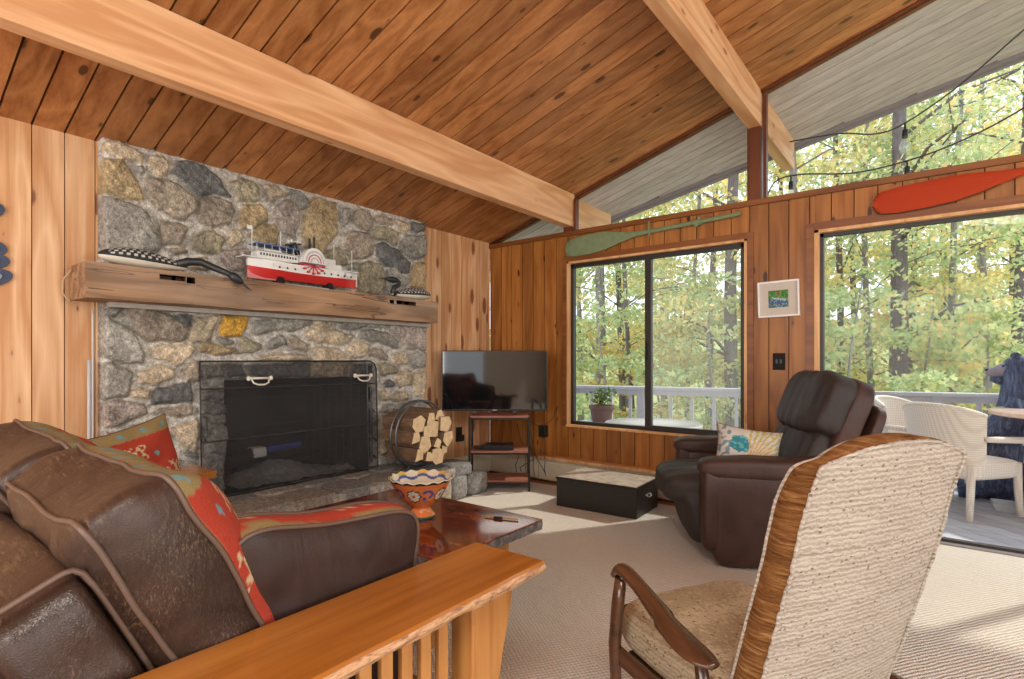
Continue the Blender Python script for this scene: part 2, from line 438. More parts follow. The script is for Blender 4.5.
# ceiling boards, running up the slope
def slope_boards(mb, x0f, x1, y0, y1, th, gap=.010, dz=0, cur=0):
    k = math.floor((y0 - .685)/PW)
    while True:
        a = .685 + k*PW; b = a+PW; k += 1
        if a >= y1: break
        a = max(a, y0); b = min(b, y1)
        if b - a < .01: continue
        x0 = x0f(b)
        vs = []
        for x in (x0, x1):
            for (y, z) in ((a+gap/2, 0), (b-gap/2, 0), (b-gap/2, th), (a+gap/2, th)): vs.append((x, y, RZ(x)+z+dz))
        mb.cur = cur; mb.add(vs, [(0,1,2,3),(7,6,5,4),(0,4,5,1),(1,5,6,2),(2,6,7,3),(3,7,4,0)])
mb = MB(); slope_boards(mb, lambda y: XW-.05, XR+.1, YB-.1, YW+.03, .020)
mb.cur = 1
for x0, x1 in ((XW-.05, XR+.1),):
    mb.add([(x, y, RZ(x)+z) for x in (x0, x1) for (y, z) in ((YB-.1, .016), (YW+.03, .016), (YW+.03, .05), (YB-.1, .05))], [(0,1,2,3),(7,6,5,4),(0,4,5,1),(1,5,6,2),(2,6,7,3),(3,7,4,0)])
struct(mb.build('ceiling', [M['pine_ceiling'], M['groove']]))
EV = lambda x: 5.2 + .257*(x+2.75)
mb = MB(); slope_boards(mb, lambda y: max(-4.3, (y-5.2)/.257-2.75), 4.3, YW+.045, EV(4.3), .016)
mb.cur = 1
mb.loft([[(x, YW+.045, RZ(x)+.012), (x, EV(x), RZ(x)+.012), (x, EV(x), RZ(x)+.05), (x, YW+.045, RZ(x)+.05)] for x in (-4.3, 4.3)])
struct(mb.build('trim_2', [M['soffit'], M['groove_grey']]))
mb = MB(); mb.loft([[(x, YB-.2, RZ(x)+.06), (x, EV(x), RZ(x)+.06), (x, EV(x), RZ(x)+.2), (x, YB-.2, RZ(x)+.2)] for x in (-4.3, 4.3)])
struct(mb.build('roof', plain('roofing', (.09,.09,.09), .9)))
mb = MB(); mb.loft([[(x, EV(x)-.02, RZ(x)-.035), (x, EV(x)+.02, RZ(x)-.035), (x, EV(x)+.02, RZ(x)+.2), (x, EV(x)-.02, RZ(x)+.2)] for x in (-4.3, 4.3)])
mb.loft([[(x, EV(x)-.10, RZ(x)-.016), (x, EV(x)-.03, RZ(x)-.016), (x, EV(x)-.03, RZ(x)+.01), (x, EV(x)-.10, RZ(x)+.01)] for x in (-4.3, 4.3)])
struct(mb.build('trim_3', M['fascia']))

# beams
def beam(name, x0, x1, zb, yend):
    mb = MB()
    ys = [YB-.1 + (yend-YB+.1)*i/60 for i in range(61)]
    mb.loft([[(x0, y, zb), (x1, y, zb), (x1, y, RZ(x1)+.006), (x0, y, RZ(x0)+.006)] for y in ys])
    return struct(mb.build(name, M['pine_beam'], bevel=.004))
beam('ceiling_beam', -2.757, -2.665, 2.387, 5.08)
beam('ceiling_beam', -1.123, -1.030, 2.885, 5.50)
mb = MB(); mb.loft([[(x, y, z) for x, z in ((-2.665, RZ(-2.665)-.004), (-2.622, RZ(-2.622)-.004), (-2.665, RZ(-2.665)-.05))] for y in (YB-.1, YW+.0)])
struct(mb.build('trim_4', M['pine_beam']))
# plate, posts, edge trims of the glazed gable
mb = MB(); mb.box(XW, XR, YW-.022, YW+.10, 2.298, 2.340); struct(mb.build('trim_5', M['red_trim'], bevel=.003))
mb = MB(); mb.box(XW-.05, XR, YW+.02, YW+.10, 2.20, 2.30); struct(mb.build('trim_6', M['groove']))
mb = MB(); mb.loft([[(x, YW-.015, RZ(x)-.014), (x, YW+.03, RZ(x)-.014), (x, YW+.03, RZ(x)+.0), (x, YW-.015, RZ(x)+.0)] for x in (XW, XR)])
struct(mb.build('trim_7', M['red_post']))
for i, (x0, x1, zb) in enumerate(((-2.757, -2.675, 2.387), (-1.118, -1.035, 2.885))):
    mb = MB(); mb.box(x0, x1, YW+.0, YW+.09, 2.34, zb); struct(mb.build('wall_post', M['red_post'], bevel=.003))
for k, (x0, x1) in enumerate(((XW, -2.757), (-2.655, -1.123), (-1.020, XR))):
    mb = MB()
    w = bpy.data.objects.new('window_%d' % (k+2), None); COL.objects.link(w); w.location = ((x0+x1)/2, YW+.05, 2.34); struct(w)
    mb.loft([[(x, YW+.042, 2.34), (x, YW+.048, 2.34), (x, YW+.048, RZ(x)), (x, YW+.042, RZ(x))] for x in (x0+.01, x1)])
    mb.build('pane', M['glass'], w)
    fr = MB()
    fr.loft([[(x, YW+.025, RZ(x)-.025), (x, YW+.065, RZ(x)-.025), (x, YW+.065, RZ(x)-.0), (x, YW+.025, RZ(x)-.0)] for x in (x0, x1)])
    fr.box(x0, x0+.022, YW+.02, YW+.07, 2.34, RZ(x0)-.005)
    if k == 1: fr.box(x1-.012, x1, YW+.03, YW+.07, 2.34, RZ(x1)-.005)
    fr.build('window_frame', M['red_post'], w)

# window_1 : black sliding window in a wooden reveal
w = bpy.data.objects.new('window_1', None); COL.objects.link(w); w.location = (-1.92, YW+.05, .55); struct(w)
x0, x1, z0, z1 = W1
mb = MB()
mb.box(x0, x0+.022, YW-.012, YW+.11, z0, z1); mb.box(x1-.022, x1, YW-.012, YW+.11, z0, z1)
mb.box(x0, x1, YW-.012, YW+.11, z1-.02, z1); mb.box(x0-.0, x1+.0, YW-.03, YW+.11, z0, z0+.02)
mb.build('reveal', M['jamb'], w, bevel=.002)
mb = MB(); fy0, fy1 = YW+.028, YW+.075
X0, X1, Z0, Z1 = x0+.022, x1-.022, z0+.02, z1-.02
mb.box(X0, X0+.03, fy0, fy1, Z0, Z1); mb.box(X1-.035, X1, fy0, fy1, Z0, Z1); mb.box(X0, X1, fy0, fy1, Z1-.035, Z1); mb.box(X0, X1, fy0, fy1, Z0, Z0+.03)
mb.box(-1.955, -1.90, fy0-.01, fy1-.01, Z0, Z1); mb.box(-1.90, X1, fy0-.015, fy0+.02, Z0+.0, Z0+.045)
mb.build('window_frame', M['window_frame'], w, bevel=.002)
mb = MB(); mb.box(X0+.02, -1.94, YW+.060, YW+.065, Z0+.02, Z1-.02); mb.build('pane', M['glass'], w)
mb = MB(); mb.box(-1.92, X1-.02, YW+.040, YW+.045, Z0+.02, Z1-.02); mb.build('pane', M['glass_screen'], w)
mb = MB(); mb.box(-1.945, -1.93, fy0-.03, fy0-.008, 1.15, 1.30); mb.build('latch', M['black_metal'], w)
mb = MB()
mb.box(x0-.045, x0, YW-.014, YW+.004, z0-.0, z1+.045); mb.box(x1, x1+.045, YW-.014, YW+.004, z0, z1+.045); mb.box(x0, x1, YW-.014, YW+.004, z1, z1+.045)
mb.build('casing', M['red_trim'], w)
# door_1 : wide glass slider
w = bpy.data.objects.new('door_1', None); COL.objects.link(w); w.location = (.5, YW+.05, 0); struct(w)
x0, x1, z0, z1 = D1
mb = MB(); mb.box(x0, x0+.03, YW-.02, YW+.11, 0, z1); mb.box(x1-.03, x1, YW-.02, YW+.11, 0, z1); mb.box(x0, x1, YW-.02, YW+.11, z1-.022, z1)
mb.build('reveal', M['jamb'], w, bevel=.002)
mb = MB(); mb.box(x0+.03, x0+.052, fy0, fy1, .02, z1-.022); mb.box(x1-.055, x1-.03, fy0, fy1, .02, z1-.022); mb.box(x0+.03, x1-.03, fy0, fy1, z1-.045, z1-.022)
mb.box(x0+.03, x1-.03, fy0, fy1, .02, .035); mb.box(.86, .92, fy0, fy1, .035, z1-.045)
mb.build('door_frame', M['window_frame'], w)
mb = MB(); mb.box(x0+.05, .87, YW+.05, YW+.056, .035, z1-.04); mb.build('pane', M['glass'], w)
mb = MB(); mb.box(.91, x1-.05, YW+.05, YW+.056, .035, z1-.04); mb.build('pane', M['glass'], w)
mb = MB(); mb.box(x0-.05, x0, YW-.016, YW+.004, 0, z1+.05); mb.box(x1, x1+.05, YW-.016, YW+.004, 0, z1+.05); mb.box(x0, x1, YW-.02, YW+.004, z1, z1+.05)
mb.build('casing', M['red_trim'], w)

# baseboard heater along the window wall
h = tag(bpy.data.objects.new('baseboard_heater', None), 'cream metal baseboard heater under the window with a wooden ledge on top', 'heater'); COL.objects.link(h); h.location = (-2.3, YW-.03, 0)
mb = MB()
prof = [(YW, .02), (YW-.065, .02), (YW-.072, .035), (YW-.072, .17), (YW-.06, .175), (YW-.055, .19), (YW-.072, .20), (YW-.05, .215), (YW, .215)]
mb.prism(prof, 'x', XW+.0, -.90); mb.build('housing', M['cream'], h, bevel=.002)
for x in (-2.99, -2.28, -1.5):
    mb = MB(); mb.box(x-.003, x+.003, YW-.0735, YW-.06, .03, .205); mb.build('seam', plain('seam', (.35,.31,.24), .6), h)
mb = MB(); mb.box(-2.98, -.90, YW-.085, YW, .216, .245); mb.build('ledge', M['jamb'], h, bevel=.002)
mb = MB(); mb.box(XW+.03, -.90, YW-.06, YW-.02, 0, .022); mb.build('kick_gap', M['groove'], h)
h = tag(bpy.data.objects.new('baseboard_heater', None), 'short cream baseboard heater on the fireplace wall behind the shelf stand', 'heater'); COL.objects.link(h); h.location = (XW, 3.9, 0)
mb = MB(); mb.prism([(XW, .02), (XW+.065, .02), (XW+.072, .035), (XW+.072, .2), (XW+.05, .215), (XW, .215)], 'y', 3.46, YW-.075); mb.build('housing', M['cream'], h, bevel=.002)

# ---------------------------------------------------------------- stone fireplace
STONES = """t 97 234 105 237 116 233 115 228 105 227 99 228 96 230;g 98 225 106 227 109 223 114 216 117 206 106 205 96 206 96 220;s 112 224 115 226 116 222 114 221;t 120 233 125 235 129 233 129 224 124 222 118 225 118 228;d 134 234 142 236 149 236 158 229 165 220 154 219 146 216 139 222 131 226;b 118 221 129 222 136 219 145 214 143 206 138 199 129 200 123 202 118 208;b 147 215 154 218 166 217 168 211 164 203 153 198 145 200 144 205;s 96 204 108 204 119 200 125 184 124 180 114 176 96 170 94 186 95 199;b 125 196 134 198 140 195 135 184 125 183 124 190;o 146 194 154 197 161 192 159 182 149 181 142 184 143 190;t 163 198 168 201 173 198 171 192 164 189 162 192;b 128 180 136 183 140 181 133 177;t 143 177 151 179 152 171 141 171;p 159 184 175 189 185 184 185 174 167 172 157 181;s 96 169 114 174 120 172 120 167 96 164;o 166 229 171 234 179 234 183 230 184 222 174 218 169 218 166 225;g 173 216 185 220 189 216 189 210 180 203 172 201 169 206;t 186 233 194 235 203 232 202 229 192 226;o 188 223 192 227 196 225 192 223;s 206 235 213 235 220 232 219 225 213 222 209 226 204 230;p 195 221 203 227 209 228 213 221 213 210 209 201 200 204 194 211;g 218 227 225 233 242 234 244 210 236 201 231 192 219 196 215 202 216 215;t 164 199 171 200 173 195 171 191 165 188;g 177 198 185 206 194 208 197 202 196 193 185 191;s 185 189 213 197 216 187 188 176 173 175;o 233 194 241 200 249 195 252 189 242 183;s 248 231 256 233 257 226 251 219 247 222;b 259 230 264 235 274 233 279 227 273 217 265 218 258 223;b 280 231 287 234 297 233 297 228 287 226 280 228;t 299 232 308 234 315 231 315 226 310 222 301 226;d 317 232 322 235 332 236 332 229 324 226 317 228;o 278 217 282 224 290 225 304 223 302 212 289 213 279 213;s 304 212 311 220 322 224 334 225 334 207 322 202 311 205 304 208;b 251 211 256 215 273 216 278 208 277 200 271 196 256 193 250 203;d 281 209 287 211 302 208 317 199 316 189 306 189 294 192 282 195 280 201;o 265 191 273 194 284 193 289 187 289 175 282 168 263 167 260 177;g 319 196 326 201 334 203 334 177 317 178 315 186;s 292 190 299 191 315 184 313 177 299 177 292 183;o 243 201 248 200 252 191 246 189 240 189;s 251 189 262 192 264 190 262 186 253 185;s 96 146 104 147 106 143 103 139 95 139;s 95 138 99 139 110 132 116 121 116 114 109 113 95 117 94 128;b 106 144 114 146 130 142 140 134 139 127 128 125 116 127 111 132;o 116 147 146 149 161 146 161 145 142 144 130 144;d 132 142 142 142 141 135 136 137;t 144 142 158 143 155 133 151 126 141 126 140 132;s 94 112 101 114 110 108 110 102 108 94 94 93 93 105;t 119 121 125 123 142 125 144 121 136 112 126 114 120 116;t 112 109 121 111 133 111 133 105 128 103 122 100 114 102;t 109 98 114 100 120 98 120 92 110 93;d 122 98 132 101 142 100 142 90 132 89 120 90;b 137 108 143 114 146 114 146 103 139 101;p 94 90 103 93 116 89 118 84 109 80 99 78 93 80;b 126 87 143 87 143 82 134 81 126 84 121 84;t 132 75 138 77 145 78 145 60 138 60 131 72;d 137 60 145 59 145 54 139 56;s 93 76 102 75 113 78 124 80 130 70 113 64 93 66;p 93 64 109 62 122 60 130 51 113 47 93 53;s 131 55 145 52 145 33 135 35 125 45;b 93 50 110 45 124 41 131 34 113 33 93 37;y 160 143 175 144 176 139 171 130 158 131 158 136;s 156 129 161 130 167 127 166 125 158 125;g 146 126 152 126 157 125 170 121 172 119 156 118 147 119 146 123;o 170 128 174 130 185 125 185 122 179 120 174 121 170 125;s 182 141 192 144 209 145 223 145 222 141 209 135 192 135 182 132 178 134;s 189 126 197 132 202 132 204 126 197 123 192 123;b 207 132 211 132 219 126 218 120 209 123 206 126;t 182 116 192 119 202 120 219 118 220 114 182 115;s 179 147 204 148 224 146 202 145 184 144;t 224 144 240 145 240 140 229 138 223 141;t 221 138 243 138 260 134 250 127 236 127 221 129 217 134;t 222 123 229 125 245 124 258 114 256 101 231 103 221 103 222 115;s 247 143 252 146 270 145 272 141 256 138 247 140;s 270 145 286 145 286 141 274 141;s 263 138 274 140 292 137 303 131 304 124 284 129 264 132;p 288 144 334 146 334 124 312 125 303 134 290 141;t 252 123 262 131 274 127 268 117 260 117;b 274 123 280 125 293 119 292 115 284 115 274 120;t 298 119 308 122 314 118 312 111 301 110 297 114;s 317 120 326 124 334 122 335 109 322 107 316 112;o 281 112 290 113 303 108 301 103 286 103;d 288 96 294 99 300 96 297 92 289 93;t 299 101 308 107 318 105 317 94 308 92 300 98;t 320 104 334 105 334 82 324 84 319 96;t 284 90 291 90 292 81 286 81 283 87;t 294 84 301 89 312 88 314 81 301 80;s 314 80 334 80 335 68 312 69;s 286 78 310 78 311 70 284 72;b 286 70 305 68 308 54 285 55;s 310 67 334 65 334 47 310 52;t 286 52 305 51 308 36 286 38;b 310 48 334 44 334 29 310 33;s 286 36 308 33 308 19 286 22;s 147 112 151 112 160 111 161 104 149 104;s 147 96 154 97 161 95 161 90 147 90;s 147 89 155 89 162 87 162 82 155 81 147 82;s 154 79 161 80 162 75 154 75;s 147 80 151 79 151 68 147 66;s 153 72 156 74 162 73 162 54 152 57;s 148 54 161 53 161 45 148 45;s 148 43 161 43 161 32 149 33;d 162 112 172 112 174 105 164 104;d 176 112 219 113 220 103 189 103 179 105;d 223 112 254 113 256 103 227 103;d 258 112 276 112 276 102 259 102;s 267 92 276 94 276 81 268 81;s 267 78 276 79 276 56 267 57;s 267 55 276 55 277 34 268 34"""
fp = thing('stone_fireplace', 'floor-to-ceiling grey and tan fieldstone fireplace with a wide black firebox', 'fireplace', (-3.6, 2.1, 0))
def fireplace_face():
    PAL = {'t': (.56,.47,.345), 'g': (.42,.325,.19), 's': (.34,.33,.30), 'd': (.185,.19,.19), 'b': (.38,.325,.26), 'o': (.36,.33,.235), 'p': (.42,.365,.33), 'y': (.74,.42,.07)}
    Y0, Y1, Z0, Z1 = .962, 3.355, .10, 2.385; st = .0085
    ny = int((Y1-Y0)/st)+1; nz = int((Z1-Z0)/st)+1
    ys = np.linspace(Y0, Y1, ny); zs = np.linspace(Z0, Z1, nz)
    YY, ZZ = np.meshgrid(ys, zs)
    rng = np.random.RandomState(4)
    # wobble the lookup so that outlines are not straight
    def wob(a, b, s, amp, seed):
        r = np.random.RandomState(seed); o = np.zeros_like(a)
        for i in range(7):
            kx, kz, ph = r.uniform(-s, s), r.uniform(-s, s), r.uniform(0, 6.3); o += np.sin(a*kx+b*kz+ph)
        return o*amp/2.6
    YQ = YY + wob(YY, ZZ, 60, .006, 1); ZQ = ZZ + wob(YY, ZZ, 60, .006, 2)
    best = np.full(YY.shape, -9.0); rgb = np.zeros(YY.shape+(3,)); tilt = np.zeros(YY.shape)
    for rec in STONES.split(';'):
        q = rec.split(); P = np.array(list(map(float, q[1:]))).reshape(-1, 2)/100.0
        c = P.mean(0); P = c + (P-c)*1.0
        inside = np.zeros(YY.shape, bool); dist = np.full(YY.shape, 9.0)
        n = len(P)
        for i in range(n):
            a = P[i]; b = P[(i+1) % n]
            cond = ((a[1] > ZQ) != (b[1] > ZQ)) & (YQ < (b[0]-a[0])*(ZQ-a[1])/((b[1]-a[1]) or 1e-9)+a[0])
            inside ^= cond
            e = b-a; L = (e**2).sum() or 1e-9
            t = np.clip(((YQ-a[0])*e[0]+(ZQ-a[1])*e[1])/L, 0, 1)
            dist = np.minimum(dist, np.hypot(YQ-a[0]-t*e[0], ZQ-a[1]-t*e[1]))
        sd = np.where(inside, dist, -dist)+.004
        m = sd > best
        best = np.where(m, sd, best)
        col = np.array(PAL[q[0]])*rng.uniform(.85, 1.15)
        rgb[m] = col
        tl = rng.uniform(-.05, .05)*(YY-c[0]) + rng.uniform(-.05, .05)*(ZZ-c[1]) + rng.uniform(-.004, .008)
        tilt = np.where(m, tl, tilt)
    s = np.clip(best/.030, 0, 1); prof = np.sqrt(np.clip(1-(1-s)**2, 0, 1))
    rough = wob(YY, ZZ, 45, .004, 5) + wob(YY, ZZ, 140, .0022, 6) + wob(YY, ZZ, 250, .0014, 7)
    X = np.where(best > 0, -3.606 + prof*.046 + tilt*prof + rough*prof*1.3, -3.606 + wob(YY, ZZ, 90, .003, 8) - np.clip(-best, 0, .01)*.2)
    mort = np.array((.60,.575,.53))
    k = np.clip((best+.001)/.004, 0, 1)[..., None]
    tone = (1 + wob(YY, ZZ, 30, .12, 9) + wob(YY, ZZ, 90, .10, 10))[..., None]
    rgb = (mort*(1-k) + rgb*k)*tone*.86
    edge = np.zeros(YY.shape, bool); edge[:, 0] = edge[:, -1] = True; edge[0] = True
    eb = wob(YY, ZZ, 30, .012, 12)
    X[:, 0:1] = -3.66; X[:, -1:] = -3.66
    X[:, 1] = np.minimum(X[:, 1], -3.60); X[:, -2] = np.minimum(X[:, -2], -3.60)
    vid = np.arange(ny*nz).reshape(nz, ny)
    oy0, oy1, oz1 = 1.62, 2.72, 1.02
    keep = ~((YY > oy0) & (YY < oy1) & (ZZ < oz1))
    faces = []
    for j in range(nz-1):
        for i in range(ny-1):
            if keep[j, i] and keep[j, i+1] and keep[j+1, i] and keep[j+1, i+1]:
                faces.append((vid[j, i], vid[j, i+1], vid[j+1, i+1], vid[j+1, i]))
    used = sorted({a for f in faces for a in f}); mp = {a: i for i, a in enumerate(used)}
    mb = MB(); Xf = X.ravel(); Yf = YY.ravel() ; Zf = ZZ.ravel(); Cf = rgb.reshape(-1, 3)
    mb.add([(Xf[a], Yf[a], Zf[a]) for a in used], [tuple(mp[a] for a in f) for f in faces])
    mb.c = [tuple(float(x) for x in Cf[a]) for a in used]
    return mb.build('stone_face', M['stone'], fp, smooth=180, recalc=False)
fireplace_face()
# firebox
mb = MB(); y0, y1, z0, z1 = 1.615, 2.725, .27, 1.03
fr = [(y0, z0), (y1, z0), (y1, z1), (y0, z1)]; bk = [(1.85, z0), (2.50, z0), (2.50, .96), (1.85, .96)]
mb.add([(-3.585, a, b) for a, b in fr] + [(-4.12, a, b) for a, b in bk], [(0,1,5,4),(1,2,6,5),(2,3,7,6),(3,0,4,7),(4,5,6,7)])
mb.build('firebox', M['brick'], fp, recalc=False)
mb = MB(); mb.box(-4.2, -3.66, 1.5, 2.85, 1.04, 1.1); mb.box(-4.2, -3.612, 1.5, 1.625, .0, 1.1); mb.box(-4.2, -3.612, 1.5, 2.85, 0, .265); mb.box(-4.2, -3.612, 2.715, 2.85, .0, 1.1); mb.box(-4.2, -4.14, 1.5, 2.85, .2, 1.1)
mb.build('masonry_back', M['brick'], fp)
def ashf(u, v):
    y = 1.72+u*.93; x = -4.05+v*.42
    h = .295 + .12*math.exp(-((y-2.1)/.26)**2)*math.exp(-((x+3.9)/.14)**2) + .016*noise.noise(Vector((y*22, x*22, 0))) + .02*noise.noise(Vector((y*7, x*7, 3)))
    return (x, y, h)
mb = MB(); mb.surf(ashf, 60, 30); mb.build('ash_bed', M['ash'], fp, smooth=180)
# hearth: raised slab of irregular stones
def hearth():
    rng = random.Random(5)
    mb = MB()
    mb.box(-3.66, -3.10, 1.12, 3.33, 0, .225, col=(.30,.285,.26))
    mb.build('hearth_base', M['stone'], fp)
    mb = MB()
    rows = [(-3.62, -3.38), (-3.38, -3.06)]
    for ri, (xa, xb) in enumerate(rows):
        y = 1.10
        while y < 3.42:
            w = rng.uniform(.26, .42); ye = min(y+w, 3.43)
            c = rng.choice([(.24,.235,.225), (.30,.28,.25), (.20,.20,.20), (.27,.25,.22)])
            hgt = rng.uniform(-.004, .008)
            n = 14
            cx, cy = (xa+xb)/2, (y+ye)/2; rx, ry = (xb-xa)/2-.008, (ye-y)/2-.008
            ring = []
            for k in range(n):
                a = 2*pi*k/n; q = (abs(cos(a))**5+abs(sin(a))**5)**(-1/5); j = 1+rng.uniform(-.07, .05)
                ring.append((cx+cos(a)*q*rx*j, cy+sin(a)*q*ry*j))
            mb.loft([[(cx+(p-cx)*s, cy+(q-cy)*s, z) for p, q in ring] for s, z in ((1, .21), (1.0, .268+hgt), (.95, .287+hgt), (.6, .291+hgt), (.05, .292+hgt))], col=c)
            y = ye
            if 3.43-y < .12: break
    mb.box(-3.62, -3.085, 1.11, 3.40, .2, .272, col=(.40,.375,.335))
    mb.build('hearth_slab', M['stone'], fp, smooth=35)
    # rubble front of the hearth
    mb = MB(); y = 1.16
    while y < 3.36:
        w = rng.uniform(.14, .26); 
        mb.puff(-3.10, y+w/2, .11, .045, w/2-.006, .10, 4, 6, col=rng.choice([(.29,.27,.24), (.24,.24,.23), (.36,.31,.24)])); y += w
    for x in (-3.18, -3.36, -3.53): mb.puff(x, 3.34, .11, .09, .045, .10, 4, 6, col=(.29,.285,.27))
    mb.build('hearth_rubble', M['stone'], fp, smooth=180)
hearth()
# mantel: old hewn timber with mortise holes in its face
def mantel():
    o = thing('mantel_beam', 'thick weathered hewn timber mantel with slots cut in its face', 'mantel', (-3.45, 2.05, 1.463))
    xb, xf = -3.60, -3.335; y0, y1, z0, z1 = .83, 3.25, 1.463, 1.643
    holes = [(1.155, 1.285, 1.590, 1.618), (1.290, 1.335, 1.583, 1.618), (2.80, 3.00, 1.588, 1.618), (2.735, 2.775, 1.588, 1.616)]
    ysb = sorted({y0, y1} | {h[i] for h in holes for i in (0, 1)} | {y0+(y1-y0)*k/30 for k in range(31)})
    zsb = sorted({z0, z1} | {h[i] for h in holes for i in (2, 3)} | {z0+.05, z0+.1})
    def X(y, z): return xf + .006*noise.noise(Vector((y*4, z*9, 0))) + .003*noise.noise(Vector((y*17, z*20, 5)))
    def Z(y, z): 
        k = (z-z0)/(z1-z0); return z + (.006*noise.noise(Vector((y*3, 9, 0))) if k > .99 else (.008*noise.noise(Vector((y*3.4, 2, 0))) if k < .01 else 0))
    mb = MB()
    def inhole(a, b, c, d): return any(h[0]-1e-6 <= a and b <= h[1]+1e-6 and h[2]-1e-6 <= c and d <= h[3]+1e-6 for h in holes)
    for i in range(len(ysb)-1):
        a, b = ysb[i], ysb[i+1]
        for j in range(len(zsb)-1):
            c, d = zsb[j], zsb[j+1]
            q = [(a, c), (b, c), (b, d), (a, d)]
            if inhole(a, b, c, d):
                f = [(X(*p), p[0], Z(*p)) for p in q]; r = [(xf-.05, p[0], Z(*p)) for p in q]
                mb.cur = 1; mb.add(f+r, [(4,5,6,7),(0,1,5,4),(1,2,6,5),(2,3,7,6),(3,0,4,7)]); mb.cur = 0
            else: mb.add([(X(*p), p[0], Z(*p)) for p in q], [(0,1,2,3)])
        mb.add([(X(a, z1), a, Z(a, z1)), (X(b, z1), b, Z(b, z1)), (xb, b, z1), (xb, a, z1)], [(0,1,2,3)])
        mb.add([(X(a, z0), a, Z(a, z0)), (X(b, z0), b, Z(b, z0)), (xb, b, z0), (xb, a, z0)], [(3,2,1,0)])
    for y in (y0, y1):
        n = len(zsb); mb.add([(X(y, z), y, Z(y, z)) for z in zsb] + [(xb, y, z) for z in zsb], [(i, i+1, n+i+1, n+i) for i in range(n-1)])
    mb.build('timber', [M['mantel'], M['groove']], o, recalc=False)
    mb = MB(); mb.box(-3.60, -3.50, .98, 3.32, 1.437, 1.463); mb.build('ledge', plain('pale_ledge', (.42,.38,.33), .8, vary=.25, bump=.4), o)
    mb = MB(); pts = [(-3.62, .83-.012+.01*sin(t*pi), 1.655-.21*t) for t in [i/10 for i in range(11)]]
    mb.tube([(-3.56, .825, 1.62), (-3.60, .80, 1.57), (-3.61, .80, 1.50), (-3.58, .825, 1.455)], .006); mb.build('cord', plain('tan_cord', (.45,.30,.18), .7), o, smooth=180)
mantel()
mb = MB(); mb.tube([(-3.615, .93, z) for z in (1.42, 1.38, 1.30, 1.2, .9, .6, .35)], .005, 6); mb.tube([(-3.62, .915, z) for z in (1.15, .9, .6, .35)], .009, 6, col=None)
tag(mb.build('cable', plain('grey_cable', (.5,.5,.5), .5), smooth=180), 'thin grey cable running down the left edge of the stone chimney', 'cable')
# folding mesh screen in front of the firebox
def screen():
    o = thing('fireplace_screen', 'black wire mesh fireplace screen with two pale handles standing before the firebox', 'fireplace screen', (-3.51, 2.12, .292))
    t = NT('wire_mesh'); t.n.remove(t.b)
    df = t.node('ShaderNodeBsdfDiffuse', {'Color': (.055,.053,.052,1)}); tr = t.node('ShaderNodeBsdfTransparent')
    mx = t.node('ShaderNodeMixShader', {0: .30, 1: tr.outputs[0], 2: df.outputs[0]}); t.l.new(mx.outputs[0], t.n['Material Output'].inputs[0])
    x = -3.515; y0, y1, z0, z1 = 1.445, 2.765, .294, 1.142
    def X(z): return x - .03*(z-z0)
    outer = [(X(z0), y0, z0), (X(z1), y0, z1), (X(z1), y1-.06, z1), (X(z1-.01), y1-.02, z1-.02), (X(z1-.06), y1, z1-.06), (X(z0), y1, z0)]
    mb = MB(); mb.tube(outer, .006, 8, closed=True); mb.build('frame', M['black_metal'], o, smooth=60)
    mb = MB()
    for z, z_ in ((.972, .965), (.648, .648)): mb.tube([(X(z)+.004, y0, z), (X(z)+.004, y1, z_)], .005, 6)
    mb.tube([(X(z0)+.002, y1-.09, z0), (X(z1)+.002, y1-.09, z1)], .004, 6)
    mb.build('crossbar', M['iron'], o, smooth=60)
    mb = MB(); mb.loft([[(p[0]-.001, p[1], p[2]) for p in outer], [(p[0]+.001, p[1], p[2]) for p in outer]]); mb.build('mesh_panel', t.m, o)
    for y in (1.81, 2.63):
        mb = MB(); z = 1.030
        mb.tube([(X(z)+.012, y-.085, z), (X(z)+.012, y+.085, z)], .008, 8)
        mb.tube([(X(z)+.014, y-.06, z), (X(z)+.03, y-.05, z-.03), (X(z)+.034, y-.02, z-.042), (X(z)+.034, y+.02, z-.042), (X(z)+.03, y+.05, z-.03), (X(z)+.014, y+.06, z)], .006, 8)
        for s in (-1, 1): mb.puff(X(z)+.012, y+s*.075, z, .012, .012, .016, 2.5, 6)
        mb.build('handle', plain('ivory_handle', (.72,.66,.54), .35), o, smooth=180)
screen()
mb = MB(); mb.puff(-3.80, 1.93, .50, .05, .05, .035, 8, 6); tag(mb.build('paper_box', M['white'], smooth=40), 'small white paper box on the ashes inside the firebox', 'box')
mb = MB(); mb.bar((-3.78, 1.99, .515), (-3.76, 2.24, .525), .05, .04); tag(mb.build('paper_packet', plain('blue_paper', (.04,.07,.32), .5), bevel=.008), 'blue paper packet beside the white box inside the firebox', 'packet')
def burnt(i, a, b, r, lab):
    mb = MB(); n = 8; pts = [Vector(a).lerp(Vector(b), k/n)+Vector((0, 0, .006*sin(k*2.3+i))) for k in range(n+1)]
    mb.tube(pts, [r*(.85+.3*abs(sin(k*1.7+i))) for k in range(n+1)], 9); return tag(mb.build('burnt_log', M['char'], smooth=60), lab, 'log')
burnt(0, (-3.84, 1.72, .44), (-3.80, 1.90, .49), .045, 'charred log end at the left of the white box in the firebox')
burnt(1, (-3.97, 1.85, .36), (-3.93, 2.5, .37), .05, 'long charred log lying across the back of the ash bed')
